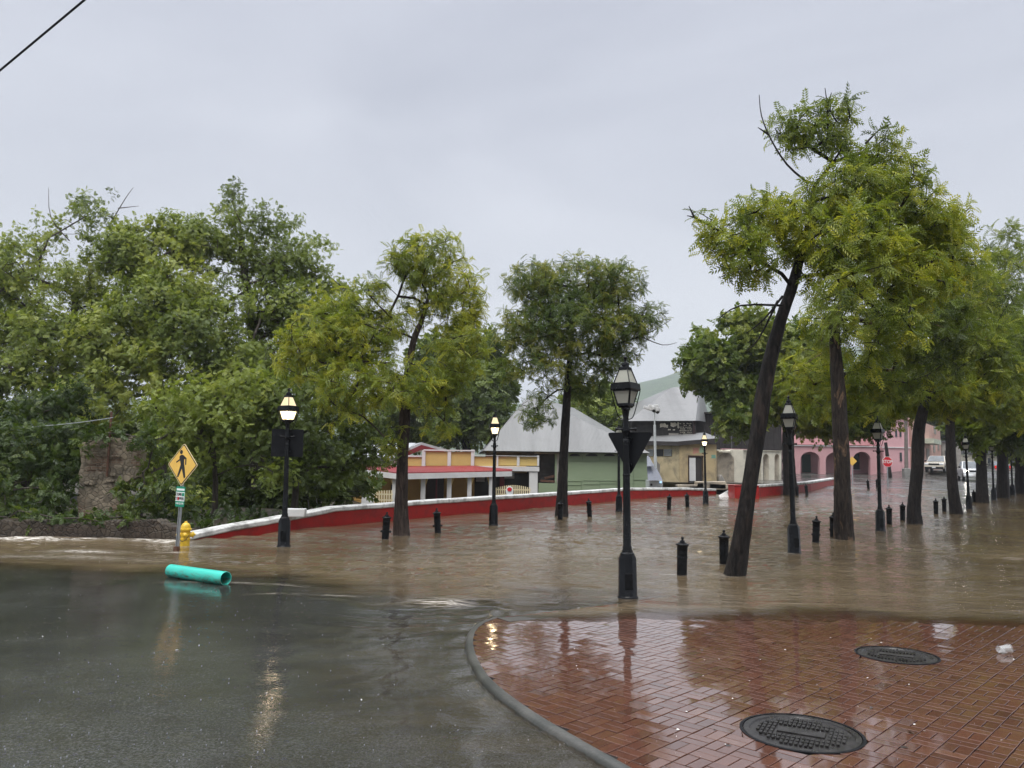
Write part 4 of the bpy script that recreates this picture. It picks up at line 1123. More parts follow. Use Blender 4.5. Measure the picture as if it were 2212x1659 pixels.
# ================================================================== YELLOW HOUSE WITH RED AWNING
YH = 45.
H = Plane(Q2(900, 0)[0], YH, Q2(2170, 0)[0], YH)
base = H.pt(Q2(1400, 1100))
rt = thing('yellow_house', 'yellow house with white trim, red awning and porch columns behind the red wall', 'house', (base.x, base.y, -1.6))
mb = MB(); H.rect(mb, Q2(480, 850), Q2(1660, 840), -7, -.6, z0=-1.7); H.rect(mb, Q2(1661, 843), Q2(2080, 842), -7, -1.2, z0=-1.7)
mb.build('wall', 'ochre_wall', rt, smooth=False)
mb = MB(); H.rect(mb, Q2(1660, 890), Q2(2095, 1100), -1.19, -1.1, z0=-1.7); mb.build('porch_recess', 'char_wall', rt, smooth=False)
# parapet, panels and pilasters
mb = MB(); H.rect(mb, Q2(1268, 722), Q2(1650, 838), -.3, 0.); H.rect(mb, Q2(1146, 765), Q2(1262, 838), -.3, -.01); H.rect(mb, Q2(1651, 762), Q2(1840, 836), -.3, -.01); H.rect(mb, Q2(1841, 762), Q2(2165, 836), -.3, -.02)
H.rect(mb, Q2(1050, 765), Q2(1145, 838), -.3, -.012)
mb.build('parapet', 'yellow_wall', rt, smooth=False)
for (x0, x1, y0, y1, d) in ((1250, 1274, 712, 846, .10), (1452, 1476, 712, 842, .10), (1637, 1660, 708, 838, .10), (1838, 1850, 757, 836, .08), (1998, 2018, 757, 836, .08), (2158, 2173, 755, 836, .08), (1030, 1052, 770, 850, .1)):
    mb = MB(); H.rect(mb, Q2(x0, y0), Q2(x1, y1), -.32, d); mb.build('pilaster', 'white', rt, smooth=False)
mb = MB(); H.rect(mb, Q2(1262, 706), Q2(1665, 722), -.34, .13); H.rect(mb, Q2(1661, 752), Q2(2172, 763), -.34, .11); H.rect(mb, Q2(1050, 752), Q2(1251, 766), -.34, .09)
mb.build('parapet_cap', 'white', rt, smooth=False)
mb = MB(); H.rect(mb, Q2(1662, 837), Q2(2174, 880), -1.3, .14); mb.build('beam', 'white', rt, smooth=False)
mb = MB(); H.rect(mb, Q2(2096, 881), Q2(2160, 1060), -.5, .08, z0=-1.7); mb.build('corner_post', 'white', rt, smooth=False)
# awning
aw = MB()
bk = [H.pt(Q2(800, 842), -.05), H.pt(Q2(1660, 832), -.05), H.pt(Q2(1965, 858), .02)]
fr_ = [at(*Q2(1960, 872), YH - .4), at(*Q2(1060, 890), YH - 4.6), at(*Q2(735, 850), YH - 4.2)]
pts = [bk[0], bk[1], bk[2], fr_[0], fr_[1], fr_[2]]
aw.add(pts + [q + Vector((0, 0, -.05)) for q in pts], [(0, 1, 4, 5), (1, 2, 3, 4), (6, 11, 10, 7), (7, 10, 9, 8), (0, 5, 11, 6), (5, 4, 10, 11), (4, 3, 9, 10), (3, 2, 8, 9), (1, 0, 6, 7), (2, 1, 7, 8)])
aw.build('awning', 'tin_red', rt, smooth=False)
mb = MB(); e = [fr_[2], fr_[1], fr_[0]]
for a, b in ((e[0], e[1]), (e[1], e[2])):
    d = Vector((0, -.06, 0)); mb.hexa([a + Vector((0, 0, -.36)) + d, b + Vector((0, 0, -.34)) + d, b + Vector((0, 0, -.34)), a + Vector((0, 0, -.36)), a + Vector((0, 0, -.054)) + d, b + Vector((0, 0, -.054)) + d, b + Vector((0, 0, -.054)), a + Vector((0, 0, -.054))])
mb.build('fascia', 'white', rt, smooth=False)
def porch_Y(x): return YH - 4.3 + (x - 1030) / (1790 - 1030) * 3.2
for x0, x1 in ((1015, 1050), (1240, 1275), (1447, 1481), (1608, 1640), (1778, 1805)):
    Yp = porch_Y(x0); mb = MB(); a = at(*Q2(x0, 925), Yp); b = at(*Q2(x1, 925), Yp)
    mb.box(((a.x + b.x) / 2, Yp + .12, (a.z - 1.7) / 2 + .1), (b.x - a.x, .25, a.z + 1.9)); mb.build('column', 'white', rt, smooth=False)
    mb = MB(); w2 = (b.x - a.x) * 1.05; cx_ = (a.x + b.x) / 2
    mb.prism([(cx_ - w2 * 1.1, Yp + .05, a.z), (cx_ + w2 * 1.1, Yp + .05, a.z), (cx_ + w2 * .5, Yp + .05, a.z - .45), (cx_ - w2 * .5, Yp + .05, a.z - .45)], (0, .2, 0)); mb.build('column_head', 'yellow_wall', rt, smooth=False)
mb = MB(); H.rect(mb, Q2(1275, 915), Q2(1412, 1110), -.6, -.52, z0=-1.6); dr = mb.build('door', 'dark_wood', rt, smooth=False)
mb = MB(); H.rect(mb, Q2(1352, 920), Q2(1360, 1110), -.519, -.48, z0=-1.6); H.rect(mb, Q2(1268, 905), Q2(1418, 914), -.6, -.47); mb.build('door_frame', 'maroon', dr, smooth=False)
mb = MB(); H.rect(mb, Q2(995, 925), Q2(1008, 1030), -.6, -.5); mb.build('window', 'glass_dark', rt, smooth=False)
mb = MB(); H.rect(mb, Q2(1642, 905), Q2(1775, 1075), -1.09, -1.0, z0=-1.6); mb.build('dark_doorway', 'dark', rt, smooth=False)
for (x0, x1, y0, y1) in ((1670, 1736, 903, 966), (1898, 1976, 888, 940)):
    fr2 = MB(); H.rect(fr2, Q2(x0, y0), Q2(x1, y1), -1.0, -.96); wn_ = fr2.build('shutter', 'char_wall', rt, smooth=False)
    sl = MB()
    for i in range(4):
        yy = y0 + (i + .1) * (y1 - y0) / 4; H.rect(sl, Q2(x0 - 2, yy), Q2(x1 + 2, yy + (y1 - y0) / 4 * .72), -.955, -.9)
    sl.build('louvre_slats', 'white', wn_, smooth=False)
mb = MB(); H.rect(mb, Q2(1862, 885), Q2(1896, 1100), -1.0, -.75, z0=-1.6); mb.build('maroon_post', 'maroon', rt, smooth=False)
# gable roof behind
mb = MB(); Yg = YH + 2.2
ap, lf, rg = at(*Q2(1245, 650), Yg), at(*Q2(1040, 745), Yg), at(*Q2(1450, 708), Yg)
bk2 = Vector((-1.5, 6.5, 0))
mb.add([lf, ap, rg, lf + bk2, ap + bk2, rg + bk2], [(0, 1, 4, 3), (1, 2, 5, 4), (3, 4, 5), (0, 2, 1)]); 
l2, l3 = at(*Q2(780, 665), YH + 1.5), at(*Q2(1030, 660), YH + 1.8)
mb.add([at(*Q2(700, 780), YH - .5), at(*Q2(1040, 770), YH - .4), at(*Q2(1200, 655), YH + 3.5), at(*Q2(760, 655), YH + 3.5)], [(0, 1, 2, 3)])
mb.build('roof', 'tin_white', rt, smooth=False)
mb = MB(); dz = Vector((0, -.08, 0))
for a, b in ((lf, ap), (ap, rg)): mb.hexa([a + dz + Vector((0, 0, -.45)), b + dz + Vector((0, 0, -.45)), b + Vector((0, 0, -.45)), a + Vector((0, 0, -.45)), a + dz + Vector((0, 0, -.16)), b + dz + Vector((0, 0, -.16)), b + Vector((0, 0, -.16)), a + Vector((0, 0, -.16))])
mb.build('barge_board', 'maroon', rt, smooth=False)

# gates and fences in front of the house
def picket_fence(name, label, xs_, y_top, y_bot, rails, Y, arch=0., w=9, cat='fence'):
    rt = thing(name, label, cat, tuple(at(*Q2((xs_[0] + xs_[-1]) / 2, y_bot), Y)))
    pk = MB()
    for x in xs_:
        u = (x - xs_[0]) / (xs_[-1] - xs_[0]); yt = y_top - arch * math.sin(u * math.pi)
        a = at(*Q2(x, yt), Y); b = at(*Q2(x, y_bot + 60), Y); wd = w * .3165 / 1.157 * Y / F
        pk.box(((a.x), Y, (a.z + b.z) / 2), (wd, .03, a.z - b.z))
    pk.build('pickets', 'picket', rt, smooth=False)
    for yr in rails:
        mb = MB(); a = at(*Q2(xs_[0] - 10, yr), Y + .04); b = at(*Q2(xs_[-1] + 10, yr), Y + .04); mb.box((a + b) / 2, ((b - a).length, .03, .07)); mb.build('rail', 'picket', rt, smooth=False)
    return rt
gt = picket_fence('picket_gate', 'cream picket gate with arched top under the white porch beam', list(np.linspace(1836, 2098, 17)), 1008, 1080, [1025, 1062], YH - .6, 20, cat='gate')
mb = MB(); a = at(*Q2(1940, 1036), YH - .7); mb.prism([a + Vector((math.cos(t_) * .22, 0, math.sin(t_) * .30)) for t_ in np.linspace(0, 6.283, 12, endpoint=False)], (0, .03, 0)); pq = mb.build('gate_notice', 'sign_white', gt, smooth=False)
mb = MB(); a = at(*Q2(1940, 1022), YH - .74); mb.prism([a + Vector((math.cos(t_) * .14, 0, math.sin(t_) * .12)) for t_ in np.linspace(0, 6.283, 10, endpoint=False)], (0, .03, 0)); mb.build('notice_emblem', 'sign_red', pq, smooth=False)
picket_fence('picket_fence', 'cream picket fence beside the yellow capped gate post', list(np.linspace(872, 1010, 8)), 1030, 1130, [1060, 1105], 40.2)
rt = thing('gate_post', 'white gate post with yellow pyramid cap behind the red wall', 'post', tuple(at(*Q2(815, 1140), 39)))
a, b = at(*Q2(772, 1040), 39.), at(*Q2(857, 1040), 39.)
mb = MB(); cxp = (a.x + b.x) / 2; wd = b.x - a.x
mb.box((cxp, 39 + wd / 2, (a.z - 1.6) / 2), (wd, wd, a.z + 1.6)); mb.build('post_shaft', 'white', rt, smooth=False)
mb = MB(); kq = math.sqrt(.5)
mb.lathe([((wd + .14) * kq, a.z + .002), ((wd + .14) * kq, a.z + .12), (wd * .75 * kq, a.z + .28), (wd * .35 * kq, a.z + .45), (.01, a.z + .5)], 4, (cxp, 39 + wd / 2, 0), ph=R(45)); mb.build('post_cap', 'yellow_wall', rt, smooth=False)

# ================================================================== GREEN BUILDING WITH HIP ROOF
YG = 51.
G = Plane(Q7(150, 0)[0], YG, Q7(2110, 0)[0], YG)
bs = G.pt(Q7(1400, 1300))
rt = thing('green_building', 'sage green building with grey tin hip roof and small black arched openings', 'building', (bs.x, bs.y, -1.))
mb = MB(); G.rect(mb, Q7(1000, 800), Q7(2110, 1300), -9, 0., z0=-1.5); G.rect(mb, Q7(800, 1192), Q7(999, 1300), -9, .01, z0=-1.5)
mb.build('wall', 'sage', rt, smooth=False)
mb = MB(); G.rect(mb, Q7(160, 800), Q7(1000, 1195), -9.05, -.6, z0=-1.5); mb.build('burnt_wall', 'char', rt, smooth=False)
mb = MB(); G.rect(mb, Q7(752, 812), Q7(1062, 842), -.6, .03); G.rect(mb, Q7(1020, 845), Q7(1062, 1190), -.55, .025); mb.build('opening_frame', 'trash_grey', rt, smooth=False)
mb = MB(); mb.box(G.pt(Q7(950, 1170), -.1), (1.4, .12, .14), Matrix.Rotation(R(3), 3, 'Y')); mb.box(G.pt(Q7(980, 1110), -.35), (1.2, .1, .16), Matrix.Rotation(R(-14), 3, 'Y')); mb.build('fallen_plank', 'rust', rt, smooth=False)
for xc, hw_ in ((1235, 64), (1438, 74), (1652, 66)):
    mb = MB(); G.poly(mb, [Q7(xc + hw_ * math.cos(t_), 868 - 32 * math.sin(t_)) for t_ in np.linspace(0, math.pi, 11)], 0, .02); mb.build('arch_shade_panel', 'dark', rt, smooth=False)  # flat black panels on the wall paint in the shade behind the openings
mb = MB()
for (x0, y0, x1, y1) in ((1062, 924, 1320, 928), (1330, 930, 1536, 934), (1540, 922, 1745, 926), (1062, 1166, 1330, 1170), (1340, 1160, 1740, 1164), (1945, 1152, 2108, 1156), (1325, 868, 1330, 926), (1536, 868, 1541, 924), (1745, 860, 1750, 1290), (1313, 1170, 1317, 1280), (1533, 1164, 1537, 1280), (1735, 1160, 1739, 1280), (1938, 830, 1943, 1290), (1100, 1214, 1310, 1217), (1340, 1206, 1530, 1209), (1545, 1196, 1735, 1199)):
    G.rect(mb, Q7(x0, y0), Q7(x1, y1), 0., .035)
mb.build('wall_mouldings', 'sage_dark', rt, smooth=False)
mb = MB()
eL, eR = G.pt(Q7(140, 803), .5), G.pt(Q7(2125, 830), .5)
rL = at(*Q7(690, 130), YG + 5); rz_ = rL.z; d_ = ray(*Q7(1230, 290)); rR = EYEV + d_ * ((rz_ - EYE) / d_.z)
if rR.y > YG + 14: rR = EYEV + d_ * (YG + 14)
bL, bR = eL + Vector((-1, 15, 0)), eR + Vector((1., 20, 0))
mb.add([eL, eR, rR, rL, bR, bL], [(0, 1, 2, 3), (1, 4, 2), (0, 3, 5), (3, 2, 4, 5)])
mb.add([eL + Vector((0, 0, -.06)), eR + Vector((0, 0, -.06)), bR + Vector((0, 0, -.06)), bL + Vector((0, 0, -.06))], [(0, 1, 2, 3)])
mb.build('roof', 'tin', rt, smooth=False)
mb = MB(); G.rect(mb, Q7(160, 806), Q7(760, 862), -.58, -.4); mb.build('eave_board', 'char_wall', rt, smooth=False)

# surveillance trailer with solar panels and camera mast
YT = 47.
p0 = at(*Q5(440, 1470), YT)
rt = thing('surveillance_trailer', 'white trailer box with slate solar panels and tall mast of white cameras', 'trailer', tuple(p0))
Tn = Plane(Q5(330, 0)[0], YT, Q5(540, 0)[0], YT)
mb = MB(); Tn.rect(mb, Q5(345, 1385), Q5(536, 1500), -1.2, 0.); mb.build('cabinet', 'pale_metal', rt, smooth=False, bevel=.02)
mb = MB(); Tn.rect(mb, Q5(492, 1398), Q5(522, 1426), 0., .02); mb.build('status_light', 'blue_screen', rt, smooth=False)
mb = MB(); Tn.rect(mb, Q5(362, 1432), Q5(392, 1462), 0., .02); mb.build('vent', 'dark', rt, smooth=False)
for pts_, dY in (([(318, 1195), (440, 1195), (535, 1385), (330, 1390)], -.1), ([(318, 1050), (350, 1060), (420, 1190), (318, 1190)], .25)):
    mb = MB(); lo = [at(*Q5(*q), YT + dY - (.5 if q[1] > 1300 or (dY > 0 and q[1] > 1150) else -.3)) for q in pts_]
    mb.prism(lo, (0, .06, .02)); mb.build('solar_panel', 'slate_panel', rt, smooth=False)
mb = MB(); Tn.poly(mb, [Q5(455, 1160), Q5(485, 1120), Q5(528, 1170), Q5(530, 1380), Q5(500, 1380)], -.8, -.7); mb.build('back_panel', 'trash_grey', rt, smooth=False)
mb = MB(); mt, m1, m0 = at(*Q5(420, 420), YT + .2), at(*Q5(424, 620), YT + .2), at(*Q5(440, 1480), YT + .2)
mb.tube([m0, m1.lerp(m0, .5)], .10, 10); mb.tube([m1.lerp(m0, .5), m1], .08, 10); mb.tube([m1, mt], .045, 10); mb.build('mast', 'pale_metal', rt)
for (x, y, dx, ln, ball) in ((325, 390, -1, .5, 0), (408, 405, 0, .35, 1), (462, 425, 1, .35, 1), (438, 360, .3, .3, 0), (380, 365, -.5, .4, 0)):
    mb = MB(); q = at(*Q5(x, y), YT + .2)
    if ball: mb.lathe([(.02, .22), (.16, .18), (.18, .02), (.13, -.12), (.03, -.16)], 12, q)
    else: mb.box(q, (ln, .18, .17), Matrix.Rotation(R(-18 * dx), 3, 'Y'))
    cm = mb.build('camera', 'white', rt, bevel=.02 if not ball else 0)
    if ball: mb = MB(); mb.lathe([(.135, .0), (.12, -.1), (.04, -.17)], 12, q + Vector((0, -.03, -.02))); mb.build('camera_lens', 'dark', cm)
mb = MB(); mb.tube([at(*Q5(340, 385), YT + .2), at(*Q5(420, 375), YT + .2), at(*Q5(470, 400), YT + .2)], .03, 6); mb.build('camera_arm', 'white', rt)

# ================================================================== STAINED YELLOW RUIN, BURNT UPPER HOUSE
YR = 57.
U = Plane(Q5(100, 0)[0], YR + 4, Q5(1060, 0)[0], YR + 4)
bs = U.pt(Q5(600, 1300))
rt = thing('burnt_house', 'burnt out house with grey tin hip roof above the stained yellow ruin', 'house', (bs.x, bs.y, 0))
mb = MB(); U.rect(mb, Q5(110, 560), Q5(1000, 850), -8, 0., z0=-.5); mb.build('wall', 'char', rt, smooth=False)
g = random.Random(8)
mb = MB(); 
for (x0, x1, y0, y1) in ((495, 585, 598, 655), (570, 610, 620, 660), (645, 725, 588, 648), (735, 760, 585, 665), (605, 650, 678, 695), (672, 705, 680, 698)):
    pts_ = []
    for t_ in np.linspace(0, 6.283, 16, endpoint=False):
        rr = g.uniform(.75, 1.15); pts_.append(Q5((x0 + x1) / 2 + (x1 - x0) / 2 * max(-1, min(1, 1.3 * math.cos(t_))) * rr, (y0 + y1) / 2 + (y1 - y0) / 2 * max(-1, min(1, 1.3 * math.sin(t_))) * rr))
    U.poly(mb, pts_, 0., .03 + .004 * (x0 % 7))
mb.build('plaster_patches', 'cream', rt, smooth=False)
mb = MB()
for r_ in range(9):
    for c_ in range(7):
        if g.random() < .25: continue
        x0 = 768 + c_ * 24 + (r_ % 2) * 10; y0 = 596 + r_ * 24
        U.rect(mb, Q5(x0, y0 + g.uniform(0, 5)), Q5(x0 + g.uniform(12, 21), y0 + g.uniform(11, 16)), 0., .03 + g.uniform(0, .05))
mb.build('exposed_stones', 'cream', rt, smooth=False)
mb = MB(); U.rect(mb, Q5(618, 735), Q5(752, 812), 0., .06); mb.build('boarded_window', 'trash_grey', rt, smooth=False)
mb = MB(); U.rect(mb, Q5(530, 816), Q5(962, 846), -.3, .5); mb.build('ledge', 'grey_conc', rt, smooth=False)
mb = MB(); U.rect(mb, Q5(945, 570), Q5(965, 830), 0., .3); mb.build('corner_post', 'dark_wood', rt, smooth=False)
mb = MB()
eL, eR = U.pt(Q5(40, 572), .6), U.pt(Q5(965, 568), .6)
rL, rR = at(*Q5(650, 105), YR + 10), at(*Q5(1050, 60), YR + 11)
bL, eX = at(*Q5(-260, 500), YR + 16), U.pt(Q5(1075, 556), -.8)
mb.add([eL, eR, rR, rL, bL, eX, rR + Vector((3, 8, -3))], [(0, 1, 2, 3), (0, 3, 4), (1, 5, 2), (2, 5, 6)])
mb.build('roof', 'tin_pale', rt, smooth=False)
D = Plane(Q5(985, 0)[0], YR + 12, Q5(1700, 0)[0], YR + 13)
bs = D.pt(Q5(1300, 1000))
rt = thing('dark_timber_house', 'tall dark timber wall of a burnt house behind the arches', 'house', (bs.x, bs.y, .0))
mb = MB(); D.rect(mb, Q5(1002, 480), Q5(2185, 990), -6, 0., z0=-.3); mb.build('wall', 'char_wall', rt, smooth=False)
mb = MB()
for x in range(1010, 2180, 34): D.rect(mb, Q5(x, 482), Q5(x + 6, 985), 0., .03)
mb.build('wall_battens', 'char', rt, smooth=False)
mb = MB(); D.rect(mb, Q5(860, 466), Q5(2190, 479), -6.2, .5); mb.build('roof_edge', 'char', rt, smooth=False)
mb = MB(); D.rect(mb, Q5(1461, 620), Q5(1467, 975), .3, .36); mb.build('drain_pipe', 'pale_metal', rt, smooth=False)

Lf = Plane(Q5(300, 0)[0], YR + 1.2, Q5(768, 0)[0], YR - .6)
Rf = Plane(Q5(768, 0)[0], YR - .6, Q5(1290, 0)[0], YR + .3)
bs = Rf.pt(Q5(770, 1480))
rt = thing('stucco_ruin', 'stained yellow flat roofed ruin with a white door leaf and louvred window', 'building', (bs.x, bs.y, 0))
mb = MB(); Lf.rect(mb, Q5(290, 905), Q5(767, 1500), -3, 0., z0=-.8); mb.build('wall', 'stucco_grey', rt, smooth=False)
mb = MB(); Rf.rect(mb, Q5(767.5, 880), Q5(1286, 1500), -3, 0., z0=-.8); mb.build('wall', 'stucco', rt, smooth=False)
mb = MB(); za_ = Lf.hit(*Q5(767, 905))[1]
a, b, cc = Lf.pt(Q5(285, 900), .4), Lf.pt(Q5(768, 912), .45), Rf.pt(Q5(1288, 862), .4)
up_ = Vector((0, 0, .30)); bkv = Vector((0, 4.5, .5))
mb.add([a, b, cc, a + up_, b + up_, cc + up_, a + up_ + bkv, cc + up_ + bkv], [(0, 1, 4, 3), (1, 2, 5, 4), (3, 4, 5, 7, 6), (0, 3, 6), (2, 7, 5), (0, 6, 7, 2, 1)])
mb.build('roof_fascia', 'char_wall', rt, smooth=False)
mb = MB(); mb.add([a + up_ + Vector((0, .1, .02)), b + up_ + Vector((0, .1, .02)), cc + up_ + Vector((0, .1, .02)), cc + up_ + bkv + Vector((0, 0, .1)), a + up_ + bkv + Vector((0, 0, .1))], [(0, 1, 2, 3, 4)]); mb.build('roof', 'tin_pale', rt, smooth=False)
for x0, x1, sl in ((445, 545, 0), (552, 664, 1), (330, 410, 1)):
    mb = MB(); Lf.rect(mb, Q5(x0, 957), Q5(x1, 1054), 0., .03); wn_ = mb.build('window', 'dark', rt, smooth=False)
    if sl:
        mb = MB()
        for i in range(6): Lf.rect(mb, Q5(x0 + 4, 960 + i * 16), Q5(x1 - 4, 966 + i * 16), .035, .07)
        mb.build('louvre_slats', 'pale_metal', wn_, smooth=False)
mb = MB(); Rf.rect(mb, Q5(884, 1042), Q5(1087, 1066), 0., .12); Rf.rect(mb, Q5(884, 1066), Q5(894, 1430), 0., .1); Rf.rect(mb, Q5(1080, 1066), Q5(1088, 1430), 0., .1); mb.build('door_frame', 'dark_wood', rt, smooth=False)
mb = MB(); Rf.rect(mb, Q5(895, 1067), Q5(1079, 1430), 0., .02); dr = mb.build('doorway', 'dark', rt, smooth=False)
mb = MB(); Rf.rect(mb, Q5(895, 1074), Q5(985, 1396), .03, .08); mb.build('door_leaf', 'white', dr, smooth=False)
mb = MB(); Rf.rect(mb, Q5(988, 1067), Q5(1050, 1430), .025, .05); mb.build('door_leaf', 'char_wall', dr, smooth=False)
for nm, (x0, y0, x1, y1), col in (('paint_patch', (940, 925, 1040, 1030), (.50, .25, .18)), ('paint_patch', (1041, 905, 1118, 1020), (.30, .42, .28)), ('paint_patch', (1198, 1032, 1276, 1090), (.16, .33, .25))):
    mb = MB(); cxq, cyq = (x0 + x1) / 2, (y0 + y1) / 2
    Rf.poly(mb, [Q5(cxq + (x1 - x0) / 2 * g.uniform(.7, 1) * sx, cyq + (y1 - y0) / 2 * g.uniform(.7, 1.) * sy) for sx, sy in ((-1, -.9), (-.3, -1), (.4, -.9), (1, -1), (.95, .1), (1, .9), (.3, .8), (-.5, 1), (-1, .8), (-.9, 0))], 0, .012)
    mb.build(nm, paint('faded_patch', col, .7, .2, 2.), rt, smooth=False)
# arched niche wall and cream arcade
Nw = Plane(Q5(1287, 0)[0], YR + 1.2, Q5(1640, 0)[0], YR + 2.)
bs = Nw.pt(Q5(1400, 1440))
rt = thing('niche_wall', 'crumbling wall with a grey arched niche beside the stained yellow ruin', 'ruin', (bs.x, bs.y, 0))
mb = MB(); top = [(1287, 968), (1330, 962), (1380, 968), (1460, 985), (1470, 970), (1540, 962), (1600, 970), (1650, 965)]
Nw.poly(mb, [Q5(*q) for q in top] + [Q5(1650, 1500), Q5(1287, 1500)], -1., 0.); mb.build('wall', 'cream', rt, smooth=False)
mb = MB(); ar = [Q5(1405 + 116 * math.cos(t_), 1115 - 105 * math.sin(t_)) for t_ in np.linspace(0, math.pi, 15)]
Nw.poly(mb, ar + [Q5(1290, 1445), Q5(1520, 1445)], 0, .03); mb.build('niche', 'niche', rt, smooth=False)
mb = MB(); Nw.rect(mb, Q5(1276, 978), Q5(1470, 1003), 0.02, .35); mb.build('ledge', 'cream', rt, smooth=False)
mb = MB(); hp = [(1235, 1440), (1245, 1330), (1275, 1300), (1310, 1360), (1350, 1430), (1340, 1460)]
Nw.poly(mb, [Q5(*q) for q in hp], .3, .7); o = mb.build('grey_tarp', 'trash_grey', bevel=.1); tag(o, 'crumpled grey tarpaulin heaped beside the arched niche', 'tarpaulin', kind='thing')
mb = MB()
for (x, y, w_, h_) in ((870, 1460, 1.5, .35), (960, 1470, .8, .3), (1040, 1445, .5, .5), (1190, 1440, 2.1, .6), (1390, 1455, 2.4, .4)):
    q = at(*Q5(x, y), YR - 2.2); mb.box((q.x, YR - 2.2, q.z - .1), (w_, .8, h_), Matrix.Rotation(g.uniform(-.1, .1), 3, 'Y'))
o = mb.build('rubble', 'niche', bevel=.05, kind='stuff'); tag(o, 'low broken masonry heaped in front of the ruin', 'rubble')

YA = 64.
A = Plane(Q4(75, 0)[0], YA, Q4(450, 0)[0], YA + 3)
bs = A.pt(Q4(300, 870))
rt = thing('cream_arcade', 'weathered cream arcade of narrow arches left of the pink building', 'arcade', (bs.x, bs.y, .4))
pts_ = [Q4(76, 655), Q4(447, 660), Q4(447, 880)]
for x0, x1 in ((397, 432), (314, 356), (257, 300)):
    cxa, ra = (x0 + x1) / 2, (x1 - x0) / 2
    pts_ += [Q4(x1, 880)] + [Q4(cxa + ra * math.cos(t_), 712 - 28 * math.sin(t_)) for t_ in np.linspace(0, math.pi, 9)] + [Q4(x0, 880)]
pts_ += [Q4(76, 905)]
mb = MB(); A.poly(mb, pts_, -.6, 0.); mb.build('arches', 'cream', rt, smooth=False)
mb = MB(); A.rect(mb, Q4(70, 650), Q4(452, 664), -.7, .12); mb.build('cornice', 'cream', rt, smooth=False)
mb = MB(); A.rect(mb, Q4(200, 640), Q4(470, 890), -3.2, -3.0); mb.build('back_wall', 'pink', rt, smooth=False)

# ================================================================== PINK BUILDING
YP = 82.
Pk = Plane(Q6(-40, 0)[0], YP, Q6(780, 0)[0], YP)
bs = Pk.pt(Q6(300, 615))
rt = thing('pink_building', 'bright pink arcaded building with white cornice and dark green door', 'building', (bs.x, bs.y, .9))
pts_ = [Q6(-60, 330), Q6(790, 350), Q6(790, 660)]
for x0, x1 in ((525, 696), (255, 500), (5, 195)):
    cxa, ra = (x0 + x1) / 2, (x1 - x0) / 2
    pts_ += [Q6(x1, 660)] + [Q6(cxa + ra * math.cos(t_), 470 - 78 * math.sin(t_)) for t_ in np.linspace(0, math.pi, 13)] + [Q6(x0, 660)]
pts_ += [Q6(-60, 660)]
mb = MB(); Pk.poly(mb, pts_, -.5, 0.); mb.build('arches', 'pink', rt, smooth=False)
mb = MB(); Pk.rect(mb, Q6(-62, 328), Q6(792, 346), -.6, .15); mb.build('cornice', 'white', rt, smooth=False)
mb = MB(); Pk.rect(mb, Q6(-60, 340), Q6(790, 660), -6, -2.4, z0=.2); Pk.rect(mb, Q6(-60, 60), Q6(840, 327), -6, -2.3); mb.build('wall', 'pink', rt, smooth=False)
mb = MB(); Pk.rect(mb, Q6(-60, 332), Q6(790, 345), -2.4, -.5); mb.build('porch_ceiling', 'pink_light', rt, smooth=False)
mb = MB(); Pk.rect(mb, Q6(100, 415), Q6(192, 600), -2.4, -2.3); mb.build('door', paint('dark_green_door', (.012, .035, .026), .5), rt, smooth=False)
mb = MB(); Pk.rect(mb, Q6(590, 405), Q6(690, 572), -2.4, -2.35); wn_ = mb.build('window', 'glass_dark', rt, smooth=False)
mb = MB(); Pk.rect(mb, Q6(586, 400), Q6(594, 576), -2.34, -2.25); Pk.rect(mb, Q6(586, 569), Q6(694, 577), -2.34, -2.24); mb.build('frame', 'white', wn_, smooth=False)
for x in (40, 180, 420, 560, 700):
    mb = MB(); Pk.rect(mb, Q6(x, 130), Q6(x + 38, 240), -2.3, -2.2); mb.build('window', 'glass_dark', rt, smooth=False)
mb = MB(); Pk.rect(mb, Q6(-70, 40), Q6(860, 60), -6.3, -1.9); mb.build('roof', 'tin_pale', rt, smooth=False)

B2 = Plane(Q6(790, 0)[0], YP - .2, Q6(1096, 0)[0], YP + .3)
C2 = Plane(Q6(1096, 0)[0], YP + .3, Q6(1400, 0)[0], YP + 22)
bs = B2.pt(Q6(950, 610))
rt = thing('pink_corner_house', 'two storey pale pink corner house with salmon side along the rising street', 'house', (bs.x, bs.y, 1.))
mb = MB(); B2.rect(mb, Q6(812, 40), Q6(1094, 660), -5, 0., z0=.3); mb.build('wall', 'pink_light', rt, smooth=False)
mb = MB(); C2.rect(mb, Q6(1096, 60), Q6(1400, 560), -5, 0., z0=.3); mb.build('side_wall', 'salmon', rt, smooth=False)
mb = MB(); B2.rect(mb, Q6(808, 344), Q6(1094, 358), 0., .12); mb.build('string_course', 'white', rt, smooth=False)
for (x0, y0, x1, y1) in ((983, 400, 1006, 486), (938, 168, 958, 245), (980, 165, 1000, 245)):
    mb = MB(); B2.rect(mb, Q6(x0, y0), Q6(x1, y1), 0., .06); mb.build('window', 'glass_dark', rt, smooth=False)
for (x0, y0, x1, y1) in ((1318, 140, 1340, 220), (1310, 300, 1332, 400), (1355, 295, 1372, 380), (1245, 360, 1275, 470)):
    mb = MB(); C2.rect(mb, Q6(x0, y0), Q6(x1, y1), 0., .08); mb.build('window', 'trash_grey', rt, smooth=False)
mb = MB(); C2.rect(mb, Q6(1208, 262), Q6(1288, 325), 0.02, 1.2); mb.build('balcony', paint('pale_green_boards', (.42, .46, .36), .6), rt, smooth=False)
mb = MB(); B2.rect(mb, Q6(800, 22), Q6(1100, 40), -5.2, .3); mb.build('roof', 'tin_pale', rt, smooth=False)
Fr = Plane(Q6(1400, 0)[0], 104, Q6(1620, 0)[0], 104)
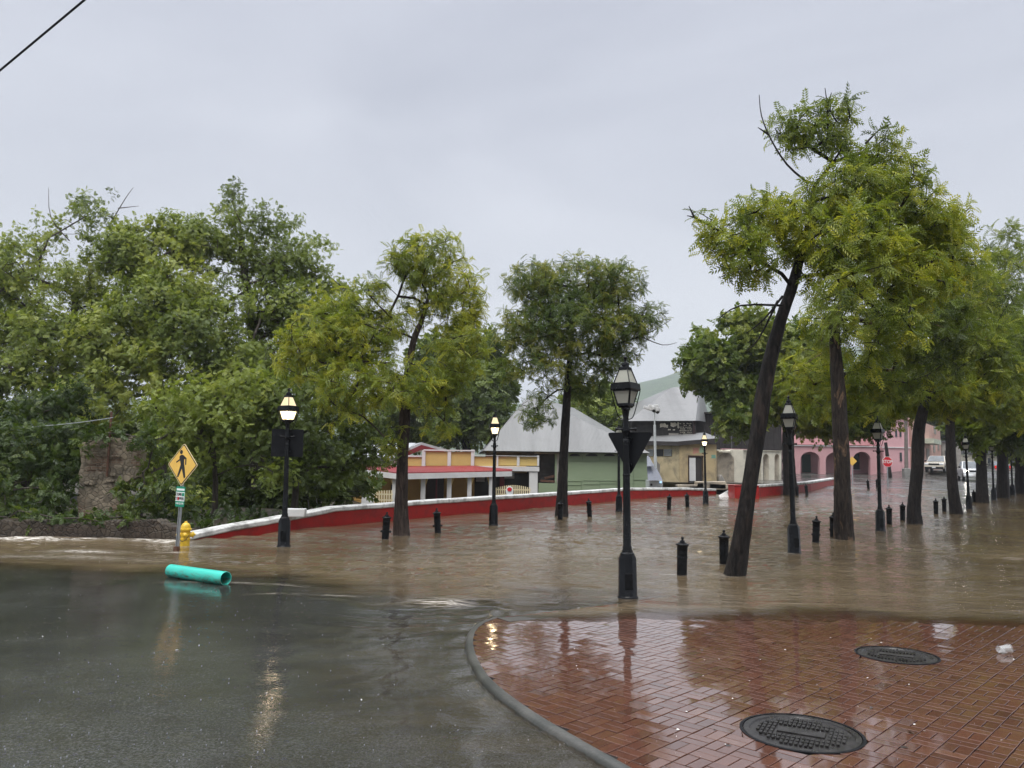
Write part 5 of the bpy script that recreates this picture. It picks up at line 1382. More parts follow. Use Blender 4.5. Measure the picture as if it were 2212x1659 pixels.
bs = Fr.pt(Q6(1480, 500)); rt = thing('grey_house', 'small grey house at the far end of the rising street', 'house', (bs.x, bs.y, 1.2))
mb = MB(); Fr.rect(mb, Q6(1404, 300), Q6(1600, 600), -5, 0., z0=.5); mb.build('wall', 'trash_grey', rt, smooth=False)
mb = MB(); Fr.rect(mb, Q6(1398, 285), Q6(1610, 300), -5.3, .3); mb.build('roof', 'tin', rt, smooth=False)
mb = MB(); Fr.rect(mb, Q6(1430, 380), Q6(1470, 460), 0., .08); mb.build('window', 'glass_dark', rt, smooth=False)
Ft = Plane(Q6(1620, 0)[0], 118, Q6(2300, 0)[0], 118)
bs = Ft.pt(Q6(1900, 500)); rt = thing('white_house', 'pale low house glimpsed between far trunks past the pickup', 'house', (bs.x, bs.y, 1.2))
mb = MB(); Ft.rect(mb, Q6(1660, 420), Q6(2150, 560), -6, 0., z0=.5); mb.build('wall', 'cream', rt, smooth=False)
mb = MB(); Ft.rect(mb, Q6(1650, 380), Q6(2160, 419), -6.3, .4); mb.build('roof', 'tin', rt, smooth=False)
for x in (1720, 1850, 1980, 2080):
    mb = MB(); Ft.rect(mb, Q6(x, 455), Q6(x + 34, 510), 0., .08); mb.build('window', 'glass_dark', rt, smooth=False)

# street poles and signs by the pink building
def pole(name, label, q0, q1, Y, r0, r1, mat, cat='utility pole', foot=True):
    a, b = at(*q0, Y), at(*q1, Y); a.z = float(S(Y, a.x)) - .2
    rt = thing(name, label, cat, (a.x, a.y, a.z + .2))
    mb = MB(); mb.tube([a, a.lerp(b, .5), b], [r0, (r0 + r1) / 2, r1], 10); mb.build('pole_shaft', mat, rt)
    if foot: mb = MB(); mb.box((a.x, a.y, a.z + .6), (.62, .62, 1.0)); mb.build('pole_footing', 'grey_conc', rt, bevel=.05)
    return rt
pole('utility_pole', 'grey upright utility pole with concrete footing before the pale pink house', Q6(1050, 612), Q6(1043, -60), 78., .19, .15, paint('grey_pole_wood', (.15, .125, .11), .7, .25, 3.))
pole('utility_pole', 'dark leaning pole stub behind the red octagonal sign', Q6(892, 637), Q6(845, 300), 77., .21, .15, 'bark_dark', foot=False)
p = onS(*Q6(862, 735)); Ys = 54.
p = at(*Q6(862, 735), Ys); p.z = float(S(Ys))
rt = thing('stop_sign', 'red octagonal sign with white lettering on a thin grey post', 'traffic sign', tuple(p))
c_ = at(*Q6(862, 492), Ys); rr = 50 * .25316 / 1.15732 * Ys / F
mb = MB(); mb.tube([(c_.x, Ys + .03, p.z - .2), (c_.x, Ys + .03, c_.z + rr)], .04, 8); mb.build('post', 'galv', rt)
oct_ = lambda k_, dy: [Vector((c_.x + k_ * rr / math.cos(R(22.5)) * math.cos(R(22.5 + 45 * i)), Ys + dy, c_.z + k_ * rr / math.cos(R(22.5)) * math.sin(R(22.5 + 45 * i)))) for i in range(8)]
mb = MB(); mb.prism(oct_(1., -.02), (0, .01, 0)); pn = mb.build('sign_panel', 'sign_white', rt, smooth=False)
mb = MB(); mb.prism(oct_(.94, -.026), (0, .006, 0)); mb.build('sign_face', 'sign_red', pn, smooth=False)
loc = rt.location
text_mesh('STOP', rr * .92, 'lettering', 'sign_white', pn, Matrix.Translation(Vector((c_.x, Ys - .032, c_.z)) - loc) @ Matrix.Rotation(R(90), 4, 'X'), sx=.86)
c_ = at(*Q6(515, 485), 60.); rr = 46 * .25316 / 1.15732 * 60 / F
rt = thing('warning_sign', 'small yellow diamond sign peeping out behind the peeling trunk', 'traffic sign', (c_.x, 60, float(S(60))))
mb = MB(); mb.tube([(c_.x, 60.03, float(S(60)) - .2), (c_.x, 60.03, c_.z)], .04, 8); mb.build('post', 'galv', rt)
mb = MB(); mb.prism([c_ + Vector((dx * rr, -.03, dz_ * rr)) for dx, dz_ in ((-1, 0), (0, -1), (1, 0), (0, 1))], (0, .02, 0)); mb.build('sign_panel', 'sign_yellow', rt, smooth=False)
# white plastic chair under the arch
c_ = Pk.pt(Q6(268, 600), -1.2)
rt = thing('plastic_chair', 'white plastic chair under the middle pink arch', 'chair', (c_.x, c_.y, c_.z))
zf = c_.z
for sx in (-1, 1):
    for sy in (-1, 1):
        mb = MB(); mb.tube([c_ + Vector((sx * .26, sy * .22, 0)), c_ + Vector((sx * .22, sy * .2, .45))], .03, 6); mb.build('leg', 'white', rt)
mb = MB(); mb.box(c_ + Vector((0, 0, .47)), (.52, .48, .05)); mb.build('seat', 'white', rt, bevel=.02)
mb = MB(); mb.box(c_ + Vector((0, .24, .75)), (.50, .05, .52), Matrix.Rotation(R(-10), 3, 'X')); mb.build('backrest', 'white', rt, bevel=.02)

# ================================================================== VEHICLES
def vehicle(name, label, cat, loc, yaw, kind, paintm, lights):
    """built nose towards -y round the origin, then moved"""
    rt = thing(name, label, cat, (0, 0, 0), None)
    if kind == 'suv':
        Lh, W, side = 2.3, .92, [(-2.30, .42), (-2.34, .70), (-2.22, .98), (-1.15, 1.10), (2.25, 1.08), (2.33, .80), (2.28, .42)]
        cab = dict(y0=-1.15, y1=-.30, y2=2.0, y3=2.28, zb=1.09, zt=1.74); wz, wr, wy_ = .36, .36, (-1.45, 1.40)
    elif kind == 'pickup':
        Lh, W, side = 2.65, .95, [(-2.62, .52), (-2.66, .85), (-2.55, 1.08), (-1.25, 1.20), (2.65, 1.16), (2.68, .85), (2.62, .55)]
        cab = dict(y0=-1.25, y1=-.45, y2=.95, y3=1.15, zb=1.19, zt=1.83); wz, wr, wy_ = .40, .40, (-1.70, 1.60)
    else:
        Lh, W, side = 2.2, .88, [(-2.2, .35), (-2.24, .6), (-2.1, .82), (-1.0, .92), (2.15, .95), (2.22, .7), (2.18, .35)]
        cab = dict(y0=-1.0, y1=-.2, y2=1.1, y3=1.75, zb=.93, zt=1.42); wz, wr, wy_ = .32, .32, (-1.35, 1.30)
    mb = MB()
    def arch(yc):
        return [(yc + (wr + .07) * math.cos(t_), wz + (wr + .07) * math.sin(t_)) for t_ in np.linspace(0, math.pi, 8)]
    prof = side + arch(wy_[1]) + arch(wy_[0])
    mb.prism([Vector((-W, y, max(z, side[0][1] * .8))) for y, z in prof], (2 * W, 0, 0))
    bd = mb.build('body', paintm, rt, bevel=.06)
    tw = .16; q = cab
    def cp(y, z, s): return Vector((s * (W - .04 - tw * (z - q['zb']) / (q['zt'] - q['zb'])), y, z))
    mb = MB(); mb.hexa([cp(q['y0'], q['zb'], -1), cp(q['y0'], q['zb'], 1), cp(q['y3'], q['zb'], 1), cp(q['y3'], q['zb'], -1), cp(q['y1'], q['zt'], -1), cp(q['y1'], q['zt'], 1), cp(q['y2'], q['zt'], 1), cp(q['y2'], q['zt'], -1)])
    mb.build('cabin', paintm, rt, bevel=.05)
    def inset(p4, k_=.09, off=.012):
        cen = sum(p4, Vector()) / 4; nn = (p4[1] - p4[0]).cross(p4[3] - p4[0]).normalized()
        if nn.dot(cen - Vector((0, .3, q['zb']))) < 0: nn = -nn
        return [p + (cen - p) * k_ + nn * off for p in p4], nn
    for nm, p4 in (('windscreen', [cp(q['y0'], q['zb'], -1), cp(q['y0'], q['zb'], 1), cp(q['y1'], q['zt'], 1), cp(q['y1'], q['zt'], -1)]), ('rear_window', [cp(q['y3'], q['zb'], -1), cp(q['y3'], q['zb'], 1), cp(q['y2'], q['zt'], 1), cp(q['y2'], q['zt'], -1)])):
        pp, nn = inset(p4); mb = MB(); mb.prism(pp, nn * .012); mb.build(nm, 'glass_car', rt, smooth=False)
    for s in (-1, 1):
        ym = (q['y1'] + q['y2']) / 2
        for (ya, yb, yc, yd) in ((q['y0'], ym - .05, ym - .05, q['y1']), (ym + .05, q['y3'], q['y2'], ym + .05)):
            pp, nn = inset([cp(ya, q['zb'], s), cp(yb, q['zb'], s), cp(yc, q['zt'], s), cp(yd, q['zt'], s)], .12); mb = MB(); mb.prism(pp, nn * .012); mb.build('side_window', 'glass_car', rt, smooth=False)
        for yy in wy_:
            mb = MB(); rot = Matrix.Rotation(R(90), 3, 'Y'); mb.lathe([(wr * .6, -.11), (wr, -.10), (wr, .10), (wr * .6, .11)], 20, (s * (W - .10), yy, wz), rot); wl = mb.build('wheel', 'tyre', rt)
            mb = MB(); mb.lathe([(.02, .105), (wr * .3, .12), (wr * .58, .108), (wr * .6, .09)] if s > 0 else [(.02, -.105), (wr * .3, -.12), (wr * .58, -.108), (wr * .6, -.09)], 14, (s * (W - .10), yy, wz), rot); mb.build('rim', 'rim', wl)
        mb = MB(); zl = side[2][1] - .12; mb.box((s * (W - .24), side[1][0] + .045, zl), (.36, .12, .17)); mb.build('headlight', lights if s > 0 or kind != 'pickup' else lights, rt, bevel=.03)
        mb = MB(); mb.box((s * (W + .09), q['y0'] + .35, q['zb'] + .12), (.18, .1, .15)); mb.build('mirror', 'black_matte', rt, bevel=.02)
        mb = MB(); mb.box((s * (W - .1), side[-2][0] - .03, side[-3][1] - .22), (.16, .09, .32)); mb.build('tail_light', 'red_light' if kind == 'sedan' else 'sign_red', rt)
    mb = MB(); mb.box((0, side[1][0] + .005, side[2][1] - .13), (2 * W - .86, .05, .18)); mb.build('grille', 'black_matte', rt, bevel=.02)
    mb = MB(); mb.box((0, side[0][0] + .02, side[0][1] + .04), (2 * W - .1, .14, .22)); mb.build('bumper', 'black_matte' if kind == 'suv' else paintm, rt, bevel=.03)
    mb = MB(); mb.box((0, side[0][0] - .06, side[0][1] + .10), (.34, .02, .16)); mb.build('number_plate', 'white', rt)
    rt.location = loc; rt.rotation_euler = (0, 0, yaw)
    return rt
sx_ = at(*Q6(1362, 560), 81.)
vehicle('parked_car', 'beige sport utility car parked on the rising street by the salmon wall', 'car', (sx_.x, 81., float(S(81., sx_.x)) + .0), R(-38), 'suv', 'car_beige', 'headlight_off')
px_ = at(*Q6(1690, 600), 72.)
vehicle('pickup_truck', 'white pickup truck with headlights on, driving towards the flood between trunks', 'truck', (px_.x, 72., float(S(72.))), R(-24), 'pickup', 'car_white', 'headlight_on')
px_ = at(*Q6(1950, 520), 96.)
vehicle('parked_car', 'dark car with red tail lights seen far off between trunks', 'car', (px_.x, 96., float(S(96.))), R(162), 'sedan', 'car_dark', 'headlight_off')

# ================================================================== TREES
def pinnate(n=5):
    V = []; Fq = []
    def leaflet(b, d, side, ln, w):
        k = len(V); d = np.array(d); d = d / np.linalg.norm(d); s = np.cross(d, [0, 0, 1.]); s /= max(np.linalg.norm(s), 1e-6)
        b = np.array(b); tip = b + d * ln; m = b + d * ln * .45
        V.extend([b, m + s * w + [0, 0, w * .35], tip + np.array([0, 0, -ln * .18]), m - s * w + [0, 0, w * .35]]); Fq.append((k, k + 1, k + 2, k + 3))
    for i in range(n):
        t = .22 + .72 * i / (n - 1); z = -.38 * t * t; L = .34 * (1 - .35 * abs(t - .5))
        for s in (-1, 1): leaflet((t, 0, z), (.62, s * .85, -.28), s, L, .062)
    leaflet((1., 0, -.38), (.8, 0, -.7), 1, .30, .06)
    return np.array(V), np.array(Fq)
def ovate():
    V = np.array([(0, 0, 0), (.38, .30, .05), (.75, .2, -.03), (1.05, 0, -.16), (.75, -.2, -.03), (.38, -.30, .05)]); return V, np.array([(0, 1, 2, 3), (0, 3, 4, 5)])
def spray():
    """short twig with seven leaves, for crowns farther away"""
    V = []; Fq = []; b, f = ovate()
    for (t, ang, ln) in ((.0, 50, .5), (.1, -55, .5), (.35, 45, .55), (.45, -45, .55), (.7, 35, .5), (.75, -30, .5), (.85, 0, .5)):
        c_, s_ = math.cos(R(ang)), math.sin(R(ang)); q = b * ln; k = len(V)
        V += [(t + x * c_ - y * s_, x * s_ + y * c_, z - .3 * t * t - .12 * abs(s_) * x) for x, y, z in q]; Fq += [tuple(k + i for i in ff) for ff in f]
    return np.array(V), np.array(Fq)
TPL = {'pinnate': pinnate(), 'ovate': ovate(), 'spray': spray()}

def scatter(name, mat, parent, pts, outward, per, kind, size, spread, seed, tone0, tonev, droop=.15, tfield=.22, up=.25, dots=None):
    g = np.random.default_rng(seed); off = np.array(rootloc(parent)) if parent else np.zeros(3)
    n = len(pts) * per
    P = np.repeat(pts, per, 0); O = np.repeat(outward, per, 0)
    d = g.normal(size=(n, 3)) * .75 + O * .55 + np.array([0, 0, up - droop]); d /= np.linalg.norm(d, axis=1, keepdims=True)
    upv = np.array([0, 0, .55]) + O * .8 + g.normal(size=(n, 3)) * .45
    y = np.cross(upv, d); y /= np.maximum(np.linalg.norm(y, axis=1, keepdims=True), 1e-6); z = np.cross(d, y)
    P = P + g.normal(size=(n, 3)) * spread
    s = size * g.uniform(.65, 1.25, n)
    TV, TF = TPL[kind]
    V = P[:, None, :] + s[:, None, None] * (TV[None, :, 0, None] * d[:, None, :] + TV[None, :, 1, None] * y[:, None, :] + TV[None, :, 2, None] * z[:, None, :])
    Fq = (TF[None] + (np.arange(n) * len(TV))[:, None, None]).reshape(-1, TF.shape[1])
    cl = np.repeat(g.normal(size=len(pts)) * tonev, per)
    tone = tone0 + cl + tfield * field(P, seed + 1, 1.3) + g.normal(size=n) * tonev * .6
    tone = np.clip(np.repeat(tone, len(TV)), 0, 1)
    return np_mesh(name, V.reshape(-1, 3) - off, Fq, mat, parent, {'tone': tone})

def ell_points(ells, dens, seed, clump=.0, shell=2.4):
    g = np.random.default_rng(seed); out = []; cen = []
    for (px, py, rx, ry, Y, *rest) in ells:
        dn = rest[0] if rest else 1.
        c_ = np.array(at(px, py, Y)); a, b = rx * Y / F, ry * Y / F; dp = (a + b) / 2 * .95
        n = int(dens * dn * (a * b * dp) ** .85 * 4.2) + 3
        u = g.normal(size=(n, 3)); u /= np.linalg.norm(u, axis=1, keepdims=True); r = g.uniform(0, 1, n) ** (1 / shell)
        out.append(c_ + u * r[:, None] * np.array([a, dp, b])); cen.append(np.repeat(c_[None], n, 0))
    P = np.concatenate(out); Cn = np.concatenate(cen)
    keep = field(P, seed + 7, 2.2) > -1.1 + clump
    return P[keep], Cn[keep]

def tube_np(P, rad, n, seed, rough=.10, flare=0.):
    """bark tube along a path with uneven girth"""
    g = random.Random(seed); path = smooth_line([Vector(p) for p in P], 7); m = len(path)
    rr = np.interp(np.linspace(0, 1, m), np.linspace(0, 1, len(rad)), rad)
    vs = []; fs = []; px = None
    for i, p in enumerate(path):
        d = (path[min(i + 1, m - 1)] - path[max(i - 1, 0)]).normalized()
        if px is None: px = d.orthogonal().normalized()
        px = (px - d * px.dot(d)).normalized(); py = d.cross(px)
        for k in range(n):
            a = 2 * math.pi * k / n
            q = 1 + rough * (math.sin(3 * a + seed + i * .13) * .6 + math.sin(5 * a + i * .21 + seed * 2) * .5 + math.sin(2 * a - i * .33) * .5) + g.uniform(-.04, .04)
            q *= 1 + flare * math.exp(-i / m * 14) * (1 + .5 * math.sin(4 * a + seed))
            vs.append(p + (px * math.cos(a) + py * math.sin(a)) * rr[i] * q)
    for i in range(m - 1):
        for k in range(n):
            k2 = (k + 1) % n; fs.append((i * n + k, i * n + k2, (i + 1) * n + k2, (i + 1) * n + k))
    fs.append(tuple(range((m - 1) * n, m * n)))
    return vs, fs, path, rr

def skeleton(trunk_pts, trunk_r, P, limbs, seed, rtip=.007, step=.30, upbias=.45):
    """grow limbs from the trunk to every leaf cluster; returns edges with radii"""
    g = np.random.default_rng(seed)
    N = [np.array(p) for p in trunk_pts]; par = [-1] + list(range(len(N) - 1)); nt_ = len(N)
    start = int(nt_ * .62)
    arr = np.array(N); top = arr[-1]
    def attach(p, first):
        nonlocal arr
        dd = np.linalg.norm(arr - p, axis=1) + upbias * np.maximum(0, arr[:, 2] - p[2] + .1)
        dd[:start] = 1e9
        j = int(np.argmin(dd)); a = arr[j]; L = np.linalg.norm(p - a); k = max(1, int(L / step)); prev = j; new = []
        side = g.normal(size=3) * L * .07
        for i in range(1, k + 1):
            t = i / k; q = a + (p - a) * t + side * math.sin(t * math.pi) + np.array([0, 0, .07 * L * math.sin(t * math.pi) * (1 if first else -.3)])
            if i < k: q = q + g.normal(size=3) * .02 * min(L, 1.)
            par.append(prev); prev = len(arr) + len(new); new.append(q)
        arr = np.vstack([arr, new]); return prev
    for p in limbs: attach(np.array(p), True)
    order = np.argsort(np.linalg.norm(P - top, axis=1) + g.uniform(0, .5, len(P)))
    tips = []
    for i in order: tips.append(attach(P[i], False))
    n = len(arr); r = np.zeros(n); ch = np.zeros(n)
    e = 2.08
    acc = np.zeros(n)
    for i in range(n - 1, 0, -1):
        if acc[i] == 0: acc[i] = rtip ** e
        if par[i] >= 0: acc[par[i]] += acc[i]
    r = acc ** (1 / e)
    return arr, np.array(par), r, nt_

def frusta(arr, par, r, nt_, rmin, rmax, n=5):
    idx = np.array([i for i in range(1, len(arr)) if i >= nt_ and max(r[i], 0) >= rmin], dtype=int)
    A, B = arr[par[idx]], arr[idx]; ra = np.minimum(np.minimum(r[par[idx]], rmax), r[idx] * 1.35); rb = np.minimum(r[idx], rmax)
    d = B - A; L = np.linalg.norm(d, axis=1, keepdims=True); d /= np.maximum(L, 1e-6)
    ref = np.where(np.abs(d[:, 2:3]) > .9, np.array([[1., 0, 0]]), np.array([[0, 0, 1.]]))
    x = np.cross(d, ref); x /= np.linalg.norm(x, axis=1, keepdims=True); y = np.cross(d, x)
    an = np.arange(n) * 2 * math.pi / n; c_, s_ = np.cos(an), np.sin(an)
    ring = x[:, None] * c_[None, :, None] + y[:, None] * s_[None, :, None]
    V = np.concatenate([A[:, None] - d[:, None] * (.3 * ra)[:, None, None] + ring * ra[:, None, None], B[:, None] + ring * rb[:, None, None]], 1)
    k = np.arange(n); q = np.stack([k, (k + 1) % n, n + (k + 1) % n, n + k], 1)
    Fq = (q[None] + (np.arange(len(idx)) * 2 * n)[:, None, None]).reshape(-1, 4)
    return V.reshape(-1, 3), Fq

def tree(name, label, path, rad, ells, seed, leaf='pinnate', lmat='leaf_neem', barkm='bark_dark', dens=9., per=8, size=.30, spread=.05, tone=.45, tvar=.16, clump=.1, group='trees standing in the flood', cat='tree', rmin=.006, twigs=(), rtip=.007, sides=14, tfield=.22, limbs=(), droop=.15, up=.25, sunk=.5, names=('trunk', 'crown'), shell=2.4, base=None):
    pts = [at(*q) if isinstance(q, tuple) else q for q in path]
    if base is None: base = Vector(pts[0])
    root = thing(name, label, cat, tuple(base), group)
    pts = [pts[0] - (pts[1] - pts[0]).normalized() * sunk] + pts
    rad = [rad[0] * 1.05] + list(rad)
    vs, fs, sp, rr = tube_np(pts, rad, sides, seed, flare=.35)
    P, Cn = ell_points(ells, dens, seed, clump, shell)
    lim = [np.array(at(e_[0], e_[1], e_[4])) for e_ in ells]
    lim = sorted(lim, key=lambda q: np.linalg.norm(q - np.array(sp[-1]))) 
    for l_ in limbs: lim = [np.array(at(*q)) for q in l_] + lim
    arr, par, r, nt_ = skeleton([tuple(q) for q in sp], rr, P, lim, seed, rtip)
    FV, FQ = frusta(arr, par, r, nt_, rmin, rad[-1] * .92)
    V1 = np.array([tuple(v) for v in vs]); off = np.array(base)
    q1 = np.array([f_ for f_ in fs if len(f_) == 4])
    V = np.vstack([V1, FV]) - off; Q = np.vstack([q1, FQ + len(V1)])
    extra = MB()
    for tw in twigs:
        pp = [at(*q) for q in tw]; extra.tube(smooth_line(pp, 3), list(np.linspace(.022, .006, (len(pp) - 1) * 3 + 1)), 5)
    if extra.v:
        k = len(V); V = np.vstack([V, np.array([tuple(v) for v in extra.v]) - off]); Q = np.vstack([Q, np.array([f_ for f_ in extra.f if len(f_) == 4]) + k])
    np_mesh(names[0], V, Q, barkm, root, None, True)
    O = P - Cn; O /= np.maximum(np.linalg.norm(O, axis=1, keepdims=True), .2)
    scatter(names[1], lmat, root, P, O, per, leaf, size, spread, seed + 20, tone, tvar, droop, tfield, up)
    return root

def wp(px, py): return onS(px, py)
# --- right-hand row -------------------------------------------------
b = wp(1588, 1243); Y0 = b.y
t1 = tree('street_tree', 'near leaning tree with wet black trunk and large yellow green crown',
     [b, (1607, 1120, Y0), (1632, 960, Y0 + .05), (1655, 820, Y0 + .1), (1684, 700, Y0 + .2), (1708, 630, Y0 + .2), (1728, 560, Y0 + .3), (1750, 470, Y0 + .4), (1760, 400, Y0 + .4)], [.145, .128, .12, .115, .105, .09, .07, .055, .035],
     [(1575, 520, 70, 60, Y0 - .2, .8), (1625, 560, 60, 60, Y0 - .5), (1650, 470, 80, 50, Y0 - .1), (1530, 490, 38, 35, Y0), (1720, 490, 90, 70, Y0 + .3), (1720, 290, 60, 50, Y0 + .5, .8), (1800, 270, 90, 50, Y0 + .6, .9), (1870, 320, 80, 60, Y0 + .6), (1840, 420, 110, 70, Y0 + .2), (1920, 390, 80, 70, Y0 + .6), (1850, 520, 110, 80, Y0 - .5), (1960, 480, 110, 80, Y0 + .5), (2030, 560, 75, 80, Y0 + .7), (1850, 630, 95, 70, Y0 - .7), (1910, 690, 70, 70, Y0 - .4), (1960, 600, 90, 80, Y0 + .2), (2060, 490, 50, 60, Y0 + 1.), (1770, 570, 70, 60, Y0 + .2, .8), (1880, 760, 45, 50, Y0 - .3)],
     21, 'pinnate', 'leaf_neem', 'bark_black', dens=56., per=9, size=.205, tone=.67, tvar=.20, clump=.42, tfield=.2,
     limbs=[[(1660, 575, Y0 - .1), (1610, 530, Y0 - .1), (1560, 500, Y0 - .1)], [(1790, 590, Y0), (1850, 540, Y0 + .1), (1930, 490, Y0 + .3)], [(1800, 350, Y0 + .5), (1860, 330, Y0 + .6)]], droop=.5,
     twigs=[[(1745, 395, Y0 + .4), (1700, 355, Y0 + .4), (1665, 300, Y0 + .4), (1645, 250, Y0 + .4), (1640, 205, Y0 + .4)], [(1788, 300, Y0 + .5), (1788, 240, Y0 + .5), (1782, 190, Y0 + .5)], [(1786, 235, Y0 + .5), (1796, 200, Y0 + .5)], [(1660, 290, Y0 + .4), (1637, 275, Y0 + .4)], [(1870, 310, Y0 + .5), (1900, 280, Y0 + .5), (1925, 268, Y0 + .5)],
            [(1690, 640, Y0), (1650, 690, Y0 - .3), (1612, 720, Y0 - .5)], [(1680, 650, Y0), (1640, 730, Y0 - .2), (1610, 760, Y0 - .2)], [(1540, 490, Y0), (1500, 470, Y0), (1484, 466, Y0)], [(1500, 470, Y0), (1488, 445, Y0)], [(1690, 660, Y0), (1600, 660, Y0 - .3), (1550, 690, Y0 - .4)]])
b = wp(1823, 1166); Y0 = b.y
tree('street_tree', 'straight tree whose thick trunk shows pale peeling bark',
     [b, (1821, 1080, Y0), (1819, 980, Y0), (1812, 860, Y0), (1805, 770, Y0), (1803, 700, Y0), (1825, 640, Y0 + .3), (1850, 580, Y0 + .6)], [.205, .195, .18, .16, .14, .12, .09, .05],
     [(1850, 690, 120, 80, Y0), (1990, 700, 110, 100, Y0 + .3), (1760, 830, 80, 90, Y0 + 2., .7), (1930, 800, 90, 60, Y0 + 1.5), (2050, 620, 90, 90, Y0 + 1.), (1870, 560, 110, 100, Y0 + 1.), (2060, 740, 80, 80, Y0 + .5), (1850, 850, 75, 60, Y0 + 2.2), (1990, 540, 80, 70, Y0 + 1)],
     31, 'pinnate', 'leaf_neem', 'bark_brown', dens=29., per=9, size=.23, tone=.57, tvar=.18, clump=.42, droop=.5)
b = wp(1975, 1131); Y0 = b.y
tree('street_tree', 'tree with a dark curved trunk leaning right beside the red octagonal sign',
     [b, (1974, 1090, Y0), (1982, 1000, Y0), (1985, 930, Y0), (1998, 870, Y0), (2012, 820, Y0), (2030, 760, Y0)], [.22, .20, .185, .175, .165, .15, .12, .07],
     [(2000, 800, 120, 80, Y0), (2090, 760, 90, 90, Y0), (1920, 870, 80, 50, Y0 + 1.5), (2070, 850, 75, 50, Y0 + .5), (2110, 660, 70, 80, Y0 + .5), (2010, 870, 70, 40, Y0 + 1.5), (2140, 800, 60, 70, Y0)],
     41, 'pinnate', 'leaf_neem', 'bark_dark', dens=19., per=9, size=.28, tone=.52, tvar=.17, clump=.4, droop=.45)
b = wp(2066, 1110); Y0 = b.y
tree('street_tree', 'dark trunked tree before the white pickup, right of the paired bollards',
     [b, (2058, 1040, Y0), (2054, 960, Y0), (2052, 900, Y0), (2056, 850, Y0)], [.22, .19, .18, .16, .14, .10],
     [(2070, 800, 110, 80, Y0), (2160, 760, 80, 90, Y0), (2170, 540, 55, 60, Y0 + 3, .7), (2160, 620, 70, 70, Y0 + 2), (2130, 870, 80, 50, Y0), (2200, 860, 60, 70, Y0)],
     51, 'pinnate', 'leaf_neem', 'bark_dark', dens=14., per=9, size=.32, tone=.5, tvar=.15, clump=.12)
for i, (px, py, rr0, ells, sd, lab) in enumerate([
    (2122, 1086, .25, [(2130, 840, 70, 70), (2180, 780, 70, 90), (2110, 920, 60, 40), (2185, 920, 50, 45)], 61, 'dark tree just right of the pickup headlights'),
    (2168, 1075, .28, [(2190, 830, 60, 80), (2180, 940, 60, 40), (2240, 800, 70, 90)], 71, 'dark tree close to the right edge, left of the farthest lamp'),
    (2206, 1066, .30, [(2215, 880, 60, 80), (2260, 820, 80, 110), (2220, 970, 50, 35)], 81, 'dark tree at the right edge of the row')]):
    b = wp(px, py); Y0 = b.y
    tree('street_tree', lab, [b, (px - 2, py - 70, Y0), (px - 2, py - 140, Y0), (px + 4, py - 200, Y0)], [rr0 * 1.1, rr0, rr0 * .9, rr0 * .8, rr0 * .7], [(*e_, Y0) for e_ in ells], sd, 'spray', 'leaf_neem', 'bark_dark', dens=6., per=10, size=.5, spread=.12, tone=.40, tvar=.14, clump=.1, rmin=.012)
b = wp(1707, 1069); Y0 = b.y
tree('street_tree', 'broad tree behind the unlit lamp, its crown above the cream arcade',
     [b, (1704, 1010, Y0), (1702, 960, Y0), (1704, 900, Y0)], [.36, .33, .32, .30, .27],
     [(1560, 800, 75, 80, Y0), (1510, 790, 50, 60, Y0), (1620, 730, 75, 60, Y0), (1680, 800, 90, 80, Y0), (1640, 880, 80, 60, Y0), (1780, 880, 85, 65, Y0), (1590, 900, 50, 40, Y0 - 1), (1850, 895, 80, 50, Y0), (1740, 780, 80, 90, Y0), (1880, 860, 80, 70, Y0 + 1), (1550, 730, 45, 40, Y0 + .5, .7)],
     91, 'spray', 'leaf_far', 'bark_dark', dens=11., per=12, size=.34, spread=.2, tone=.58, tvar=.17, clump=.4, rmin=.02, rtip=.014)
# --- trees along the red wall ---------------------------------------
b = wp(868, 1157); Y0 = b.y
tree('street_tree', 'yellow green tree with grey brown trunk before the red wall',
     [b, (866, 1090, Y0), (869, 990, Y0), (874, 900, Y0), (880, 820, Y0 + .1), (893, 740, Y0 + .2), (912, 690, Y0 + .2), (926, 640, Y0 + .3)], [.185, .15, .138, .125, .115, .095, .075, .055, .035],
     [(930, 560, 90, 68, Y0 + .3, .95), (880, 590, 60, 55, Y0, .9), (980, 640, 75, 75, Y0 + .3, 1.), (1010, 700, 45, 45, Y0 + .2, .8), (700, 740, 85, 70, Y0 - .3), (640, 770, 60, 55, Y0 - .2), (790, 730, 80, 70, Y0), (770, 840, 90, 60, Y0 - .6), (870, 830, 100, 60, Y0 - .7), (990, 760, 65, 75, Y0), (960, 840, 60, 50, Y0), (740, 890, 60, 30, Y0 - .6), (840, 680, 80, 60, Y0 + .2), (960, 910, 45, 30, Y0 + .2, .6), (720, 660, 60, 40, Y0 + .3), (800, 640, 60, 50, Y0 + .2), (860, 640, 60, 55, Y0 + .2), (750, 690, 70, 50, Y0), (1025, 660, 30, 45, Y0 + .3, .8), (845, 960, 30, 45, Y0 - .5, .7)],
     101, 'pinnate', 'leaf_neem', 'bark_grey', dens=36., per=9, size=.205, tone=.68, tvar=.18, clump=.36, droop=.5, tfield=.18,
     limbs=[[(870, 830, Y0), (780, 780, Y0 - .2), (700, 750, Y0 - .3)]])
b = wp(1213, 1115); Y0 = b.y
